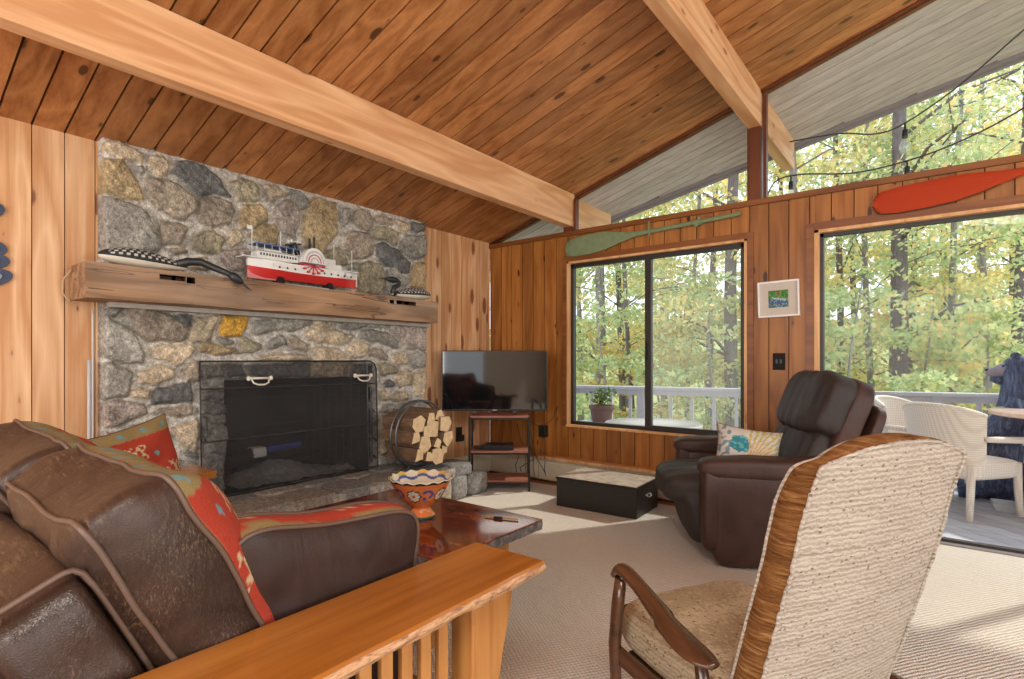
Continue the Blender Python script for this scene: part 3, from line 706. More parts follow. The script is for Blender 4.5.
# ---------------------------------------------------------------- cushions
def kilim_col(u, v):
    red = (.38,.040,.018); olive = (.26,.19,.075); beige = (.55,.42,.24); blue = (.12,.28,.33)
    j = .006*noise.noise(Vector((u*40, v*40, 0))); u += j; v += j
    if v > .87: return blue if (abs((u*5) % 1-.5) < .10 and .91 < v < .96) else olive
    if v < .06 or u < .04: return olive
    def dia(cx, cy, r): return abs(u-cx)*1.0+abs(v-cy) < r
    q = abs(u-.62)+abs(v-.42)
    if q < .035: return blue
    if q < .075: return beige
    if q < .12: return red
    if q < .21: return olive
    if q < .235: return beige
    for cx, cy in ((.28, .68), (.86, .74), (.25, .2), (.93, .2)):
        q = abs(u-cx)+abs(v-cy)
        if q < .03: return blue
    for cx, cy in ((.45, .72), (.66, .75), (.30, .45), (.90, .5), (.12, .5), (.42, .14), (.80, .12)):
        a, b = (u-cx)*24, (v-cy)*24
        if abs(a) < 2 and abs(b) < 1.8 and (int(math.floor(a*1.2)) + int(math.floor(abs(b)*1.3))) % 2 == 0 and abs(abs(a)-abs(b)) < 1.1: return beige
    if abs((u+v*.6) % .5 - .02) < .012 and v < .3: return beige
    return red
def kilim_edge(u, v):
    return kilim_col((u*1.7) % 1.0, (v*1.7+.13) % 1.0)
def cushion(parent, Mx, w, h, d, boxing, dome_f, dome_b, front, back, side, front_name='front_panel', exp=5, noise_amp=.012, seed=0, colf=None, nr=14, N=64, corner=0.0, piping_r=.0055, sag=0.0, pm=None, front_local=None):
    rnd = Vector((seed*7.3, seed*3.1, seed))
    def pt(a, s, y):
        q = (abs(cos(a))**exp+abs(sin(a))**exp)**(-1/exp)
        x, z = cos(a)*q, sin(a)*q
        pinch = 1 + corner*(abs(x*z)**3)-corner*.5*(1-abs(x*z))
        x, z = x*w/2*s*pinch, z*h/2*s*pinch
        nv = Vector((x*5, y*5, z*5))+rnd
        n = noise.noise(nv)*noise_amp; n2 = noise.noise(nv*2.7)*noise_amp*.45
        z2 = z - sag*max(0, z/(h/2))*(1-(x/(w/2))**2)
        return Vector((x + noise.noise(nv+Vector((9,0,0)))*noise_amp, y+(n+n2)*(1 if y > 0 else -1), z2+noise.noise(nv+Vector((0,9,0)))*noise_amp))
    A = [2*pi*k/N for k in range(N)]
    hb = boxing/2
    def panel(sg, dome, mat, name, cf):
        mb = MB(); rings = []
        for i in range(nr+1):
            s = 1-i/nr if i < nr else 0.0
            s_ = max(s, .001); y = sg*(hb + dome*(1-s_**3.2)**.75 if s_ < 1 else hb)
            rings.append([pt(a, s_, y) for a in A])
        base = len(mb.v)
        mb.loft(rings, caps=False)
        if cf: mb.c = [cf(p[0]/w+.5, p[2]/h+.5) for p in mb.v]
        mb.v = [tuple(Mx @ Vector(p)) for p in mb.v]
        return mb.build(name, mat, parent, smooth=180, local=True)
    f = panel(1, dome_f, front, front_name, colf); b = panel(-1, dome_b, back, 'back_panel', kilim_col if back is M['kilim'] else None)
    if boxing > .005:
        mb = MB(); nb = 6; rings = []
        for i in range(nb+1):
            t = i/nb; y = -hb + boxing*t; rings.append([pt(a, 1+.05*sin(t*pi), y) for a in A])
        mb.loft(rings, caps=False)
        if side is M['kilim']: mb.c = [kilim_edge(p[0]/w+.5, p[2]/h+.5+p[1]*2) for p in mb.v]
        mb.v = [tuple(Mx @ Vector(p)) for p in mb.v]
        mb.build('boxing', side, parent, smooth=180, local=True)
    if piping_r:
        for y in ((hb, -hb) if boxing > .005 else (0,)):
            mb = MB(); mb.tube([Mx @ (pt(a, 1.012, y)) for a in A], piping_r, 6, closed=True); mb.build('piping', pm or M['piping'], parent, smooth=180, local=True)

def fine_cushion(parent, Mx, w, h, dome, colf, mat_, n=80, exp=6, corner=.0, amp=.006, back=None, seed=0, names=('front_panel','back_panel')):
    """knife-edged pillow with a fine grid so its woven pattern stays sharp"""
    for sg, nm, mm in ((1, names[0], mat_), (-1, names[1], back or mat_)):
        mb = MB()
        def fn(u, v):
            x, z = 2*u-1, 2*v-1
            k = 1-.10*(1-abs(z)**2.0)*abs(x)**2; kz = 1-.10*(1-abs(x)**2.0)*abs(z)**2
            t = max(0, (1-x**4)*(1-z**4))**.55
            nn = noise.noise(Vector((x*2.5+seed, z*2.5, sg)))*amp*2
            return Mx @ Vector((x*w/2*k, sg*(dome*t + nn*t + .001), z*h/2*kz))
        mb.surf(fn, n, n, colf); mb.build(nm, mm, parent, smooth=180, local=True)
    mb = MB(); L = []
    for x, z in [(-1+2*i/12, -1) for i in range(12)]+[(1, -1+2*i/12) for i in range(12)]+[(1-2*i/12, 1) for i in range(12)]+[(-1, 1-2*i/12) for i in range(12)]:
        k = 1-.10*(1-abs(z)**2)*abs(x)**2; kz = 1-.10*(1-abs(x)**2)*abs(z)**2; L.append(Mx @ Vector((x*w/2*k, 0, z*h/2*kz)))
    mb.tube(L, .004, 6, closed=True); mb.build('piping', M['piping'], parent, smooth=180, local=True)

# ---------------------------------------------------------------- mission sofa
M['oak'] = wood('honey_oak', (.28,.088,.012), (.44,.165,.026), 'y', .26, .12, (.2,.07,.02), 0, per=False, coat=.35)
M['oak_v'] = wood('honey_oak_upright', (.36,.14,.035), (.54,.25,.075), 'z', .35, .12, (.2,.07,.02), .1)
M['oak_x'] = wood('honey_oak_rail', (.36,.14,.035), (.54,.25,.075), 'x', .35, .12, (.2,.07,.02), .1)
def edge_mat():
    t = NT('live_edge_bark'); v = t.obj(); n = t.noise(t.mapp(v, (30, 14, 60)), 1.5, 5, .7, 1.0)
    t.base(t.ramp(n, [(.35, (.18,.08,.045)), (.5, (.50,.27,.13)), (.72, (.66,.43,.26))])); t.set(.6); t.bump(n, .8, .006); return t.m
M['live_edge'] = edge_mat()
sofa = thing('mission_sofa', 'honey wood mission sofa with flat slatted arms and worn brown leather back', 'sofa', (-1.9, .65, 0))
def sofa_arm(xi, xo, lab):
    """xi inner edge, xo outer edge"""
    lo, hi = min(xi, xo), max(xi, xo); y0, y1 = .02, 1.185; z0, z1 = .588, .62
    mb = MB(); ny = 50; sg = 1 if xo > xi else -1
    rings = []
    for i in range(ny+1):
        y = y0+(y1-y0)*i/ny; w_ = .006*noise.noise(Vector((y*9, 1, sg))); w2 = .010*noise.noise(Vector((y*11, 4, sg)))
        rings.append([(xi, y, z0), (xi, y, z1-.003), (xi+sg*.003, y, z1), (xo-sg*(.010)+w_*.4, y, z1), (xo-sg*.004+w_, y, z1-.006), (xo+w_+w2*.4, y, z1-.018), (xo-sg*.012+w2, y, z0)])
    mb.loft(rings)
    # bark edge faces take the second material
    mb.mi = []
    for i in range(ny):
        for k in range(7): mb.mi.append(1 if k in (4, 5) else 0)
    mb.mi += [0, 0]
    arm = mb.build('armrest', [M['oak'], M['live_edge']], sofa, smooth=30, bevel=0)
    xs = (xi+xo)/2+sg*.02
    for yc in (1.01, .14):
        mb = MB(); mb.box(xs-.036, xs+.036, yc-.036, yc+.036, 0, .588); mb.build('leg', M['oak_v'], sofa, bevel=.004)
    # curved bracket in front of the front post
    mb = MB(); pr = [(1.046, .588), (1.165, .588), (1.150, .50), (1.115, .38), (1.085, .25), (1.07, .12), (1.062, .0), (1.046, 0)]
    mb.prism(pr, 'x', xs-.016, xs+.016); mb.build('bracket', M['oak_v'], sofa, bevel=.003)
    mb = MB(); pr = [(xs-.032, .588), (xs+.032, .588)]; 
    mb.box(xs-.013, xs+.013, .17, .98, .10, .16); mb.build('lower_rail', M['oak'], sofa, bevel=.003)
    mb = MB(); mb.box(xs-.013, xs+.013, .17, .98, .545, .588); mb.build('upper_rail', M['oak'], sofa, bevel=.003)
    for k in range(14):
        yc = .905-.055*k
        if yc < .19: break
        mb = MB(); mb.box(xs-.008, xs+.008, yc-.015, yc+.015, .155, .55); mb.build('slat', M['oak_v'], sofa, bevel=.002)
sofa_arm(-1.062, -.812, 'near'); sofa_arm(-2.72, -2.97, 'far')
mb = MB(); mb.box(-2.82, -.93, 1.0, 1.035, .13, .27); mb.build('front_rail', M['oak_x'], sofa, bevel=.004)
mb = MB(); mb.box(-2.82, -.93, .10, .135, .13, .62); mb.build('back_rail', M['oak_x'], sofa, bevel=.004)
mb = MB(); mb.box(-2.82, -.95, .13, 1.0, .20, .25); mb.build('seat_platform', M['leather_dark'], sofa)
def sofaloc(x, y, z): return T(x+1.9, y-.65, z)
def wrinkle(v, q, s=1.0, a=.008):
    n = noise.noise(Vector((v.x*3*s, v.y*8*s, v.z*8*s)))*a + noise.noise(Vector((v.x*9*s, v.y*18*s, v.z*18*s)))*a*.35
    return v*(1+n/max(v.length, .1))
mb = MB(); mb.puff(-1.89, .24, .53, .80, .078, .275, 11, 30, M=T(0, .24, .53) @ R(25, 'X') @ T(0, -.24, -.53), disp=lambda v, q: wrinkle(v, q))
mb.v = [(a, b+.075, c+.0) for a, b, c in mb.v]; mb.build('back_pad', M['leather'], sofa, smooth=180)
# piping around the near end of the back pad
for i, (xa, xb) in enumerate(((-1.10, -1.885), (-1.895, -2.68))):
    mb = MB(); mb.puff((xa+xb)/2, .66, .35, abs(xa-xb)/2, .40, .105, 6, 18, disp=lambda v, q: wrinkle(v, q)); o = mb.build('seat_cushion', M['leather_dark'], sofa, smooth=180)
def endpipe():
    Mx = T(0, .315, .53) @ R(25, 'X') @ T(0, -.24, -.53); pts = []
    for k in range(72):
        a = 2*pi*k/72; e = 11; q = (abs(cos(a))**e+abs(sin(a))**e)**(-1/e); pts.append(Mx @ Vector((-1.115, .24+cos(a)*q*.080, .53+sin(a)*q*.277)))
    mb = MB(); mb.tube(pts, .0055, 6, closed=True); mb.build('piping', M['piping'], sofa, smooth=180)
endpipe()
# loose back cushions: leather with kilim fronts
def back_cushion(x, label, seed, y=.43, z=.46, tz=0):
    o = thing('back_cushion', label, 'cushion', (x, y, z), 0, 'leather back cushions of the sofa')
    Mx = T(0, -.0, .245) @ R(tz, 'Y') @ R(27, 'X') @ T(0, 0, -.02)
    cushion(o, Mx, .56, .525, .17, .145, .105, .05, M['kilim'], M['leather'], M['leather'], 'kilim_front', colf=lambda u, v: kilim_col((u*2) % 1, v), seed=seed, sag=.035, noise_amp=.009, exp=12, nr=70, N=260)
    return o
back_cushion(-1.355, 'big brown leather cushion with kilim front, nearest the slatted arm of the sofa', 1)
back_cushion(-1.945, 'big brown leather cushion with kilim front, second from the slatted arm at left edge', 2, .415, .475, 3)
# leather and kilim cushion leaning on the near arm
o = thing('arm_cushion', 'dark leather cushion with kilim edging leaning inside the sofa arm near the coffee table', 'cushion', (-1.17, .745, .46))
cushion(o, T(0, 0, .15) @ R(-6, 'X') @ R(90, 'Z') @ R(6, 'X') @ R(180, 'Z'),   .51, .37, .14, .10, .035, .04, M['leather_dark'], M['leather_dark'], M['kilim'], 'leather_front', seed=5, sag=.02, noise_amp=.009, exp=5, nr=24, N=120)
# kilim pillow at the far arm
o = thing('kilim_pillow', 'square red kilim pillow with olive diamond by the far sofa arm', 'pillow', (-2.56, .80, .46))
fine_cushion(o, T(0, -.03, .195) @ R(-72, 'Z') @ R(14, 'X') @ R(9, 'Y'), .50, .46, .075, kilim_col, M['kilim'], 130)

# ---------------------------------------------------------------- coffee table and what stands on it
def slab_mat():
    t = NT('glossy_slab'); v = t.obj(); n = t.noise(t.mapp(v, (1.2, 4.5, 1)), 1.7, 6, .65, 2.2); k = t.noise(v, 9, 4, .6, 1.0)
    c = t.ramp(n, [(.30, (.03,.008,.004)), (.46, (.13,.022,.008)), (.60, (.26,.055,.015)), (.78, (.42,.16,.045))])
    c = t.mix(t.ramp(k, [(.52, (0,0,0)), (.62, (.8,)*3)]), c, (.02,.008,.006)); t.base(c); t.set(.10, 0, .45, .35, .04); return t.m
def slab_edge():
    t = NT('raw_slab_edge'); v = t.obj(); n = t.noise(v, 30, 6, .7, .5)
    t.base(t.ramp(n, [(.35, (.035,.030,.03)), (.55, (.17,.15,.14)), (.75, (.38,.34,.31))])); t.set(.6); t.bump(n, 1.0, .01); return t.m
tb = thing('coffee_table', 'low coffee table with a glossy dark red wood slab top and rough grey edge', 'table', (-1.93, 1.72, 0))
mb = MB(); mb.box(-2.43, -1.43, 1.40, 2.058, .412, .420); mb.build('top_surface', slab_mat(), tb, bevel=.002)
mb = MB(); rings = []
n = 60
def edgepath():
    P = [(-2.43,1.40),(-1.43,1.40),(-1.43,2.058),(-2.43,2.058)]; out = []
    for i in range(4):
        a, b = P[i], P[(i+1) % 4]
        for k in range(16): out.append((a[0]+(b[0]-a[0])*k/16, a[1]+(b[1]-a[1])*k/16))
    return out
ep = edgepath(); cx, cy = -1.93, 1.729
for s, z in ((1.0, .412), (1.004, .402), (.998, .385), (.99, .372)):
    rings.append([(cx+(x-cx)*s+.004*noise.noise(Vector((x*25, y*25, z*50))), cy+(y-cy)*s+.004*noise.noise(Vector((x*25, y*25, z*50+9))), z) for x, y in ep])
mb.loft(rings); mb.build('slab_edge', slab_edge(), tb, smooth=50)
for x in (-2.28, -1.60):
    for y in (1.50, 1.95):
        mb = MB(); mb.loft([[(x+a*s, y+b*s, z) for a, b in ((-1,-1),(1,-1),(1,1),(-1,1))] for s, z in ((.028, 0), (.035, .372))]); mb.build('leg', M['oak_v'], tb, bevel=.004)
for ya in (1.485, 1.94): mb = MB(); mb.box(-2.28, -1.60, ya, ya+.025, .31, .372); mb.build('apron', M['oak_x'], tb)

def bowl():
    o = thing('pedestal_bowl', 'orange painted ceramic pedestal bowl with scalloped rim on the glossy table', 'bowl', (-1.90, 1.745, .420))
    OR = (.72,.20,.055); CR = (.72,.66,.52); BL = (.05,.10,.32); BK = (.02,.03,.03); YE = (.66,.42,.09)
    N = 160
    def rim(a): return .5+.5*cos(a*16)
    def surf_(prof, name, colf):
        mb = MB(); rings = []; m = len(prof)
        for i, (r, z) in enumerate(prof):
            ring = []
            for k in range(N):
                a = 2*pi*k/N; t = max(0, (z-.15)/.03)
                ring.append((r*cos(a)*(1+.018*t*rim(a)), r*sin(a)*(1+.018*t*rim(a)), z+.007*t*rim(a)))
            rings.append(ring)
        mb.loft(rings, caps=False); mb.c = [colf(math.atan2(p[1], p[0]), p[2], sqrt(p[0]**2+p[1]**2)) for p in mb.v]
        mb.build(name, M['painted'], o, smooth=180, local=True)
    def lerp_prof(P, n):
        out = []
        for i in range(len(P)-1):
            for k in range(n): t = k/n; out.append((P[i][0]*(1-t)+P[i+1][0]*t, P[i][1]*(1-t)+P[i+1][1]*t))
        return out+[P[-1]]
    def flower(a, z, a0, z0, R_):
        x = ((a-a0+pi) % (2*pi)-pi)*.11; y = z-z0; r = sqrt(x*x+y*y); th = atan2(y, x)
        pet = R_*(.75+.25*abs(cos(th*4)))
        if r < R_*.22: return (.55,.12,.05)
        if r < pet*.82: return CR
        if r < pet: return BK
    def out(a, z, r):
        if z > .172: return BK
        for a0 in (-2.35, -1.05, .1, 1.3, 2.6): 
            f = flower(a, z, a0, .118, .034)
            if f: return f
        for a0 in (-1.72, -.5, .7, 1.95, 3.1):
            x = ((a-a0+pi) % (2*pi)-pi)*.10; y = z-.125
            if abs(sqrt(x*x+y*y)-.018) < .006 and x+y > -.01: return BL
            if (x+.012)**2+(y+.02)**2 < .00008: return BL
        return OR
    surf_(lerp_prof([(.052,.055),(.068,.066),(.094,.092),(.118,.13),(.146,.178)], 14), 'bowl_body', out)
    surf_([(.146,.178),(.149,.181),(.146,.184)], 'rim', lambda a, z, r: CR)
    def inn(a, z, r):
        w_ = .155+.008*cos(a*8)
        if z > w_+.012: return YE if cos(a*8) > .1 else CR
        if z > w_: return BL
        return CR
    surf_(lerp_prof([(.001,.066),(.05,.070),(.088,.095),(.112,.13),(.142,.184)], 14), 'interior', inn)
    def foot(a, z, r): return (.02,.07,.05) if z < .012 else OR
    surf_(lerp_prof([(.001,0),(.064,0),(.066,.010),(.060,.018),(.050,.030),(.044,.045),(.052,.058)], 5), 'foot', foot)
bowl()
o = thing('wooden_stick', 'slim tan wooden stick lying on the glossy table corner', 'stick', (-1.56, 1.93, .420), radians(0))
pa, pb = Vector((-1.655, 1.915, .4255)), Vector((-1.50, 1.965, .4255))
mb = MB(); mb.bar(pa, pb, .012, .006); mb.build('blade', plain('tan_wood', (.50,.33,.10), .5), o, bevel=.002)
mb = MB(); mb.bar(pa.lerp(pb, .30)+Vector((0,-.006,.001)), pa.lerp(pb, .55)+Vector((0,-.004,.001)), .014, .008); mb.build('dark_wrap', M['char'], o)

# ---------------------------------------------------------------- storage trunk
tk = thing('storage_trunk', 'low black storage trunk with sky reflection coloured onto its top and metal side handle under the window', 'trunk', (-2.03, 3.80, .012), radians(3))
mb = MB(); mb.box(-.33, .33, -.215, .215, 0, .213); mb.build('trunk_body', plain('trunk_black', (.016,.014,.012), .42, bump=.2), tk, bevel=.006, local=True)
mb = MB(); mb.box(-.335, .335, -.22, .22, .213, .228); mb.build('lid', plain('trunk_lid_black', (.016,.014,.013), .3), tk, bevel=.003, local=True)
mb = MB(); mb.box(-.325, .325, -.21, .21, .228, .231)
def tn():
    t = NT('sky_reflection_top'); n = t.noise(t.obj(), 9, 5, .6, 1.5); t.base(t.ramp(n, [(.35, (.42,.39,.33)), (.6, (.66,.62,.54))])); t.set(.22, 0, .6, .3); return t.m  # pale mottled colour stands in for sky reflected on the trunk top
mb.build('top_panel', tn(), tk, local=True)
mb = MB(); mb.tube([(.333, -.035, .14), (.346, -.032, .128), (.348, 0, .124), (.346, .032, .128), (.333, .035, .14)], .0035, 6); mb.box(.328, .3325, -.045, .045, .134, .146)
mb.build('handle', M['steel'], tk, smooth=60, local=True)

# ---------------------------------------------------------------- television on a shelf stand, facing the camera
fd = radians(38)
st = thing('shelf_stand', 'open three-tier stand with black metal frame and reddish wood shelves under the television', 'shelf', (-3.09, 3.776, .0), fd)
SW, SD, ST = .258, .16, .66
M['shelf_wood'] = wood('reddish_shelf', (.22,.075,.045), (.40,.17,.11), 'x', .5, .2, per=False)
for sx in (-1, 1):
    for sy in (-1, 1): mb = MB(); mb.box(sx*SW-.009, sx*SW+.009, sy*SD-.009, sy*SD+.009, .012 if (sx*SW*.59+sy*SD*.8 < .3) else .0, ST); mb.build('leg', M['black_metal'], st, local=True, bevel=.002)
for z in (.09, .345, .648):
    mb = MB(); mb.box(-SW, SW, -SD, SD, z, z+.018); mb.build('shelf', M['shelf_wood'], st, local=True, bevel=.002)
for z in (.075, .33, .632):
    mb = MB()
    for sy in (-1, 1): mb.box(-SW, SW, sy*SD-.007, sy*SD+.007, z, z+.014)
    for sx in (-1, 1): mb.box(sx*SW-.007, sx*SW+.007, -SD, SD, z, z+.014)
    mb.build('shelf_frame', M['black_metal'], st, local=True)
tv = thing('television', 'flat black television on top of the open shelf stand in the corner', 'television', (-3.02, 3.83, .643), fd)
tv.location = (-3.115, 3.737, .662)
mb = MB(); mb.box(-.47, .47, -.015, .015, .035, .572); mb.build('bezel', M['black_plastic'], tv, local=True, bevel=.004)
def screenm():
    t = NT('tv_screen'); t.base((.006,.006,.007)); t.set(.06, 0, .6, .6, .02); return t.m
mb = MB(); mb.box(-.461, .461, -.0165, -.013, .052, .563); mb.build('screen', screenm(), tv, local=True)
mb = MB(); mb.box(-.30, .30, .015, .05, .10, .45); mb.build('rear_housing', M['black_plastic'], tv, local=True, bevel=.01)
for s in (-1, 1): 
    mb = MB(); mb.prism([(-.06, 0), (.06, 0), (.012, .012), (.008, .05), (-.008, .05), (-.012, .012)], 'x', s*.18-.012, s*.18+.012); mb.build('foot', M['black_plastic'], tv, local=True)
mb = MB(); mb.box(-.02, .02, -.018, -.014, .039, .047); mb.build('badge', plain('badge_grey', (.4,.4,.42), .4), tv, local=True)
db = thing('media_player', 'slim black set-top box on the middle shelf of the stand', 'electronics', (-3.07, 3.746, .363), fd)
mb = MB(); mb.box(-.13, .13, -.10, .09, .004, .042); mb.build('case', M['black_plastic'], db, local=True, bevel=.003)
mb = MB(); mb.box(-.12, .12, -.102, -.099, .012, .034); mb.build('front_panel', plain('glossy_black', (.02,.025,.035), .1), db, local=True)
mb = MB(); mb.box(-.16, -.13, -.06, .05, .004, .03); mb.box(-.21, -.165, -.03, .05, .0, .02); tag(mb.build('cable_hub', M['black_plastic'], bevel=.002), 'small black adapter boxes beside the set-top box on the middle shelf', 'electronics'); 
bpy.data.objects['cable_hub'].location = (-3.07, 3.746, .363); bpy.data.objects['cable_hub'].rotation_euler = (0, 0, fd)
mb = MB()
rng = random.Random(3)
for i in range(6):
    x = -3.2+rng.uniform(0, .38); y = 4.02+rng.uniform(-.06, .12); z1 = rng.choice([.62, .55, .36]); x2 = x+rng.uniform(-.15, .2)
    mb.tube([(x, y, z1), (x+.02, y+.03, z1*.7), (x2-.02, y+.05, z1*.42), (x2, y+.02, .16), (x2+.03, y, .05+rng.uniform(0, .1))], .0035, 5)
mb.tube([(-2.98, 4.05, .60), (-2.9, 4.15, .52), (-2.84, 4.25, .6), (-2.80, 4.28, .72)], .003, 5)
tag(mb.build('power_cable', M['black_plastic'], smooth=180), 'black power cables hanging in loops behind the shelf stand', 'cable')
mb = MB(); mb.box(-2.99, -2.92, 4.235, 4.295, .42, .53); tag(mb.build('power_adapter', M['black_plastic'], bevel=.004), 'black power adapter plugged into the wall behind the stand', 'adapter')
ot = thing('wall_outlet', 'black wall outlet with a plugged charger left of the shelf stand', 'outlet', (-3.655, 3.84, .40))
mb = MB(); mb.box(-3.656, -3.648, 3.80, 3.88, .36, .50); mb.build('plate', M['black_plastic'], ot, bevel=.002)
mb = MB(); mb.box(-3.648, -3.60, 3.815, 3.865, .37, .43); mb.build('charger', M['black_plastic'], ot, bevel=.004)
sw = thing('light_switch', 'dark brown light switch plate on the board wall below the picture', 'switch', (-.905, YW-.003, 1.075))
mb = MB(); mb.box(-.948, -.866, YW-.008, YW+.0, 1.078, 1.20); mb.build('plate', plain('brown_plate', (.012,.007,.005), .6, spec=.2), sw, bevel=.002)
mb = MB(); mb.box(-.928, -.914, YW-.016, YW-.006, 1.125, 1.155); mb.box(-.900, -.886, YW-.016, YW-.006, 1.125, 1.155); mb.build('toggle', M['black_plastic'], sw)
# ---------------------------------------------------------------- framed print
pf = thing('framed_picture', 'small white framed print of a green pond scene on the board wall between windows', 'picture', (-.905, YW-.02, 1.46))
Mp = T(-.908, YW-.014, 1.592) @ R(-1.5, 'Y')
mb = MB()
for a, b, c, d in ((-.137, .137, .118, .130), (-.137, .137, -.130, -.118), (-.137, -.127, -.118, .118), (.127, .137, -.118, .118)): mb.box(a, b, -.018, .010, c, d, Mp)
mb.build('frame', M['white'], pf, bevel=.001)
mb = MB(); mb.box(-.128, .128, -.006, .004, -.119, .119, Mp); mb.build('mat_board', plain('mat_board', (.55,.49,.42), .8), pf)
def pond(u, v):
    n = noise.noise(Vector((u*9, v*9, 1))); n2 = noise.noise(Vector((u*22, v*22, 4)))
    if v > .52: c = (.03,.16,.03) if n+n2*.5 < .12 else (.15,.30,.05)
    else: c = (.05,.09,.28) if n < .0 else ((.35,.50,.40) if n2 > .0 else (.04,.14,.06))
    if (u-.5)**2+(v-.83)**2 < .006: c = (.4,.03,.02)
    if abs(v-.5+.2*(u-.5)) < .05 and .2 < u < .9 and n2 > -.2: c = (.45,.55,.75)
    return c
mb = MB(); mb.surf(lambda u, v: (-.066+.132*u, -.008, -.062+.124*v), 44, 44, pond, Mp); mb.build('print', M['matte_paint'], pf)

# ---------------------------------------------------------------- paddles and ski
def paddle(name, label, cat, pts, mat_, thick=.018, group=None, y=YW-.035):
    """pts: list of (x, z, half height)"""
    mb = MB(); rings = []
    for x, z, hh in pts:
        r = []
        for k in range(12):
            a = 2*pi*k/12; r.append((x, y+cos(a)*thick/2*(1 if hh > .02 else 1.3), z+sin(a)*hh))
        rings.append(r)
    mb.loft(rings); return mb
def P_(px, py):   # wall point under a pixel of the photograph, measured once and frozen as numbers
    pass
pd = thing('green_oar', 'long faded green wooden oar hung above the left window', 'oar', (-1.95, YW-.03, 2.2))
zc = lambda x: 2.207 + (x+2.707)*.0355
pts = [(-2.705, 2.175, .020), (-2.698, 2.178, .040), (-2.60, 2.184, .050), (-2.45, 2.193, .052), (-2.30, 2.203, .046), (-2.15, 2.212, .034), (-2.02, 2.219, .024), (-1.90, 2.224, .020), (-1.5, 2.238, .018), (-1.18, 2.252, .017), (-1.165, 2.252, .012)]
pts = [(x, z-.004, h*(1.7 if x < -2.2 else (1.3 if x < -2.1 else .95))) for x, z, h in pts]
gm = plain('faded_green_paint', (.185,.24,.125), .75, vary=.25, scale=30, bump=.3)
paddle('', '', '', pts, gm).build('shaft_and_blade', gm, pd, smooth=60)
mb = MB(); mb.tube([(-1.52, YW-.035, 2.232), (-1.46, YW-.035, 2.234)], .027, 12); mb.tube([(-1.50, YW-.04, 2.20), (-1.47, YW-.05, 2.27)], .012, 8); mb.build('collar', gm, pd, smooth=60)
mb = MB(); mb.bar((-1.885, YW-.05, 2.17), (-1.885, YW-.05, 2.30), .012, .012); mb.build('hanging_strap', gm, pd)
rd = thing('red_oar', 'red painted oar blade with worn edges hung above the glass door', 'oar', (.1, YW-.03, 2.2))
def redm():
    t = NT('worn_red_paint'); v = t.obj(); n = t.noise(t.mapp(v, (6, 20, 20)), 3, 6, .8, 2); t.base(t.mix(t.ramp(n, [(.66, (0,0,0)), (.70, (1,1,1))]), (.40,.045,.013), (.55,.42,.25))); t.set(.8, 0, .2); t.bump(n, .2, .003); return t.m
pts = [(-.333, 2.170, .018), (-.322, 2.171, .045), (-.29, 2.172, .072), (-.20, 2.175, .083), (-.05, 2.184, .084), (.08, 2.196, .080), (.20, 2.208, .060), (.29, 2.220, .038), (.38, 2.233, .023), (1.2, 2.262, .019), (1.22, 2.262, .014)]
paddle('', '', '', pts, None, .02).build('shaft_and_blade', redm(), rd, smooth=60)
mb = MB(); mb.tube([(-.335, YW-.035, 2.155)] + [(x, YW-.035, z-h-.001) for x, z, h in pts[1:8]], .0035, 5); mb.build('dark_rim', M['groove'], rd, smooth=180)

# ---------------------------------------------------------------- wall hanging at the left edge
wh = thing('wall_plaque', 'blue and pink cut-out wall ornament on the light board wall at the left edge', 'ornament', (-3.63, .45, 1.72))
bl = plain('slate_blue_paint', (.045,.06,.11), .6, vary=.3); pk = plain('dusty_pink_paint', (.42,.22,.22), .6, vary=.2); lb = plain('pale_blue_paint', (.28,.36,.42), .6)
def lobe(y, z, ry, rz_, rot, m, name, dx=0, par=wh):
    mb = MB(); r = []
    for k in range(20):
        a = 2*pi*k/20; u, v = cos(a)*ry, sin(a)*rz_; r.append((y+u*cos(rot)-v*sin(rot), z+u*sin(rot)+v*cos(rot)))
    mb.prism(r, 'x', XW+.002+dx, XW+.014+dx); return mb.build(name, m, par, bevel=.002)
for (y, z, ry, rz_, rot) in ((.50, 1.88, .085, .045, .25), (.53, 1.705, .062, .038, -.2), (.525, 1.635, .075, .042, .1), (.53, 1.55, .085, .042, .35)):
    lb_ = lobe(y, z, ry, rz_, rot, bl, 'lobe')
    if z < 1.8: lobe(y-.008, z, ry*.6, rz_*.55, rot, pk if z > 1.6 else lb, 'lobe_center', .006, lb_ if False else wh)
mb = MB(); mb.box(XW+.002, XW+.012, .36, .47, 1.50, 1.93); mb.build('stem', bl, wh, bevel=.003)
# ---------------------------------------------------------------- recliner (local: faces +y, x to its right hand side when looking along +y)
def facing(fx, fy): return atan2(-fx, fy)
def wr(v, q, amp=.010, fx=4, fz=22):
    n = noise.noise(Vector((v.x*fz, v.y*fx, v.z*fx)))*amp + noise.noise(Vector((v.x*fz*2.2, v.y*fx*1.5, v.z*fx*1.5+3)))*amp*.4
    return v + q.normalized()*n
rc = thing('recliner', 'dark brown leather recliner armchair beside the window trunk', 'recliner', (-.90, 3.60, .012), facing(-.86, -.51))
LD, LS = M['recliner_side'], M['recliner_seat']
for s, nm in ((-1, 'right'), (1, 'left')):
    mb = MB(); mb.puff(s*.405, -.02, .275, .085, .37, .265, 9, 16); mb.build('side_panel', LD, rc, smooth=180, local=True)
    mb = MB(); mb.puff(s*.405, .0, .545, .098, .42, .062, 3.6, 22, M=T(0,0,0) @ T(0, 0, .0), disp=lambda v, q: wr(v, q, .005, 8, 14)); 
    mb.build('armrest', LD, rc, smooth=180, local=True)
    mb = MB(); mb.puff(s*.405, .355, .32, .078, .05, .23, 5, 12); mb.build('arm_front', LD, rc, smooth=180, local=True)
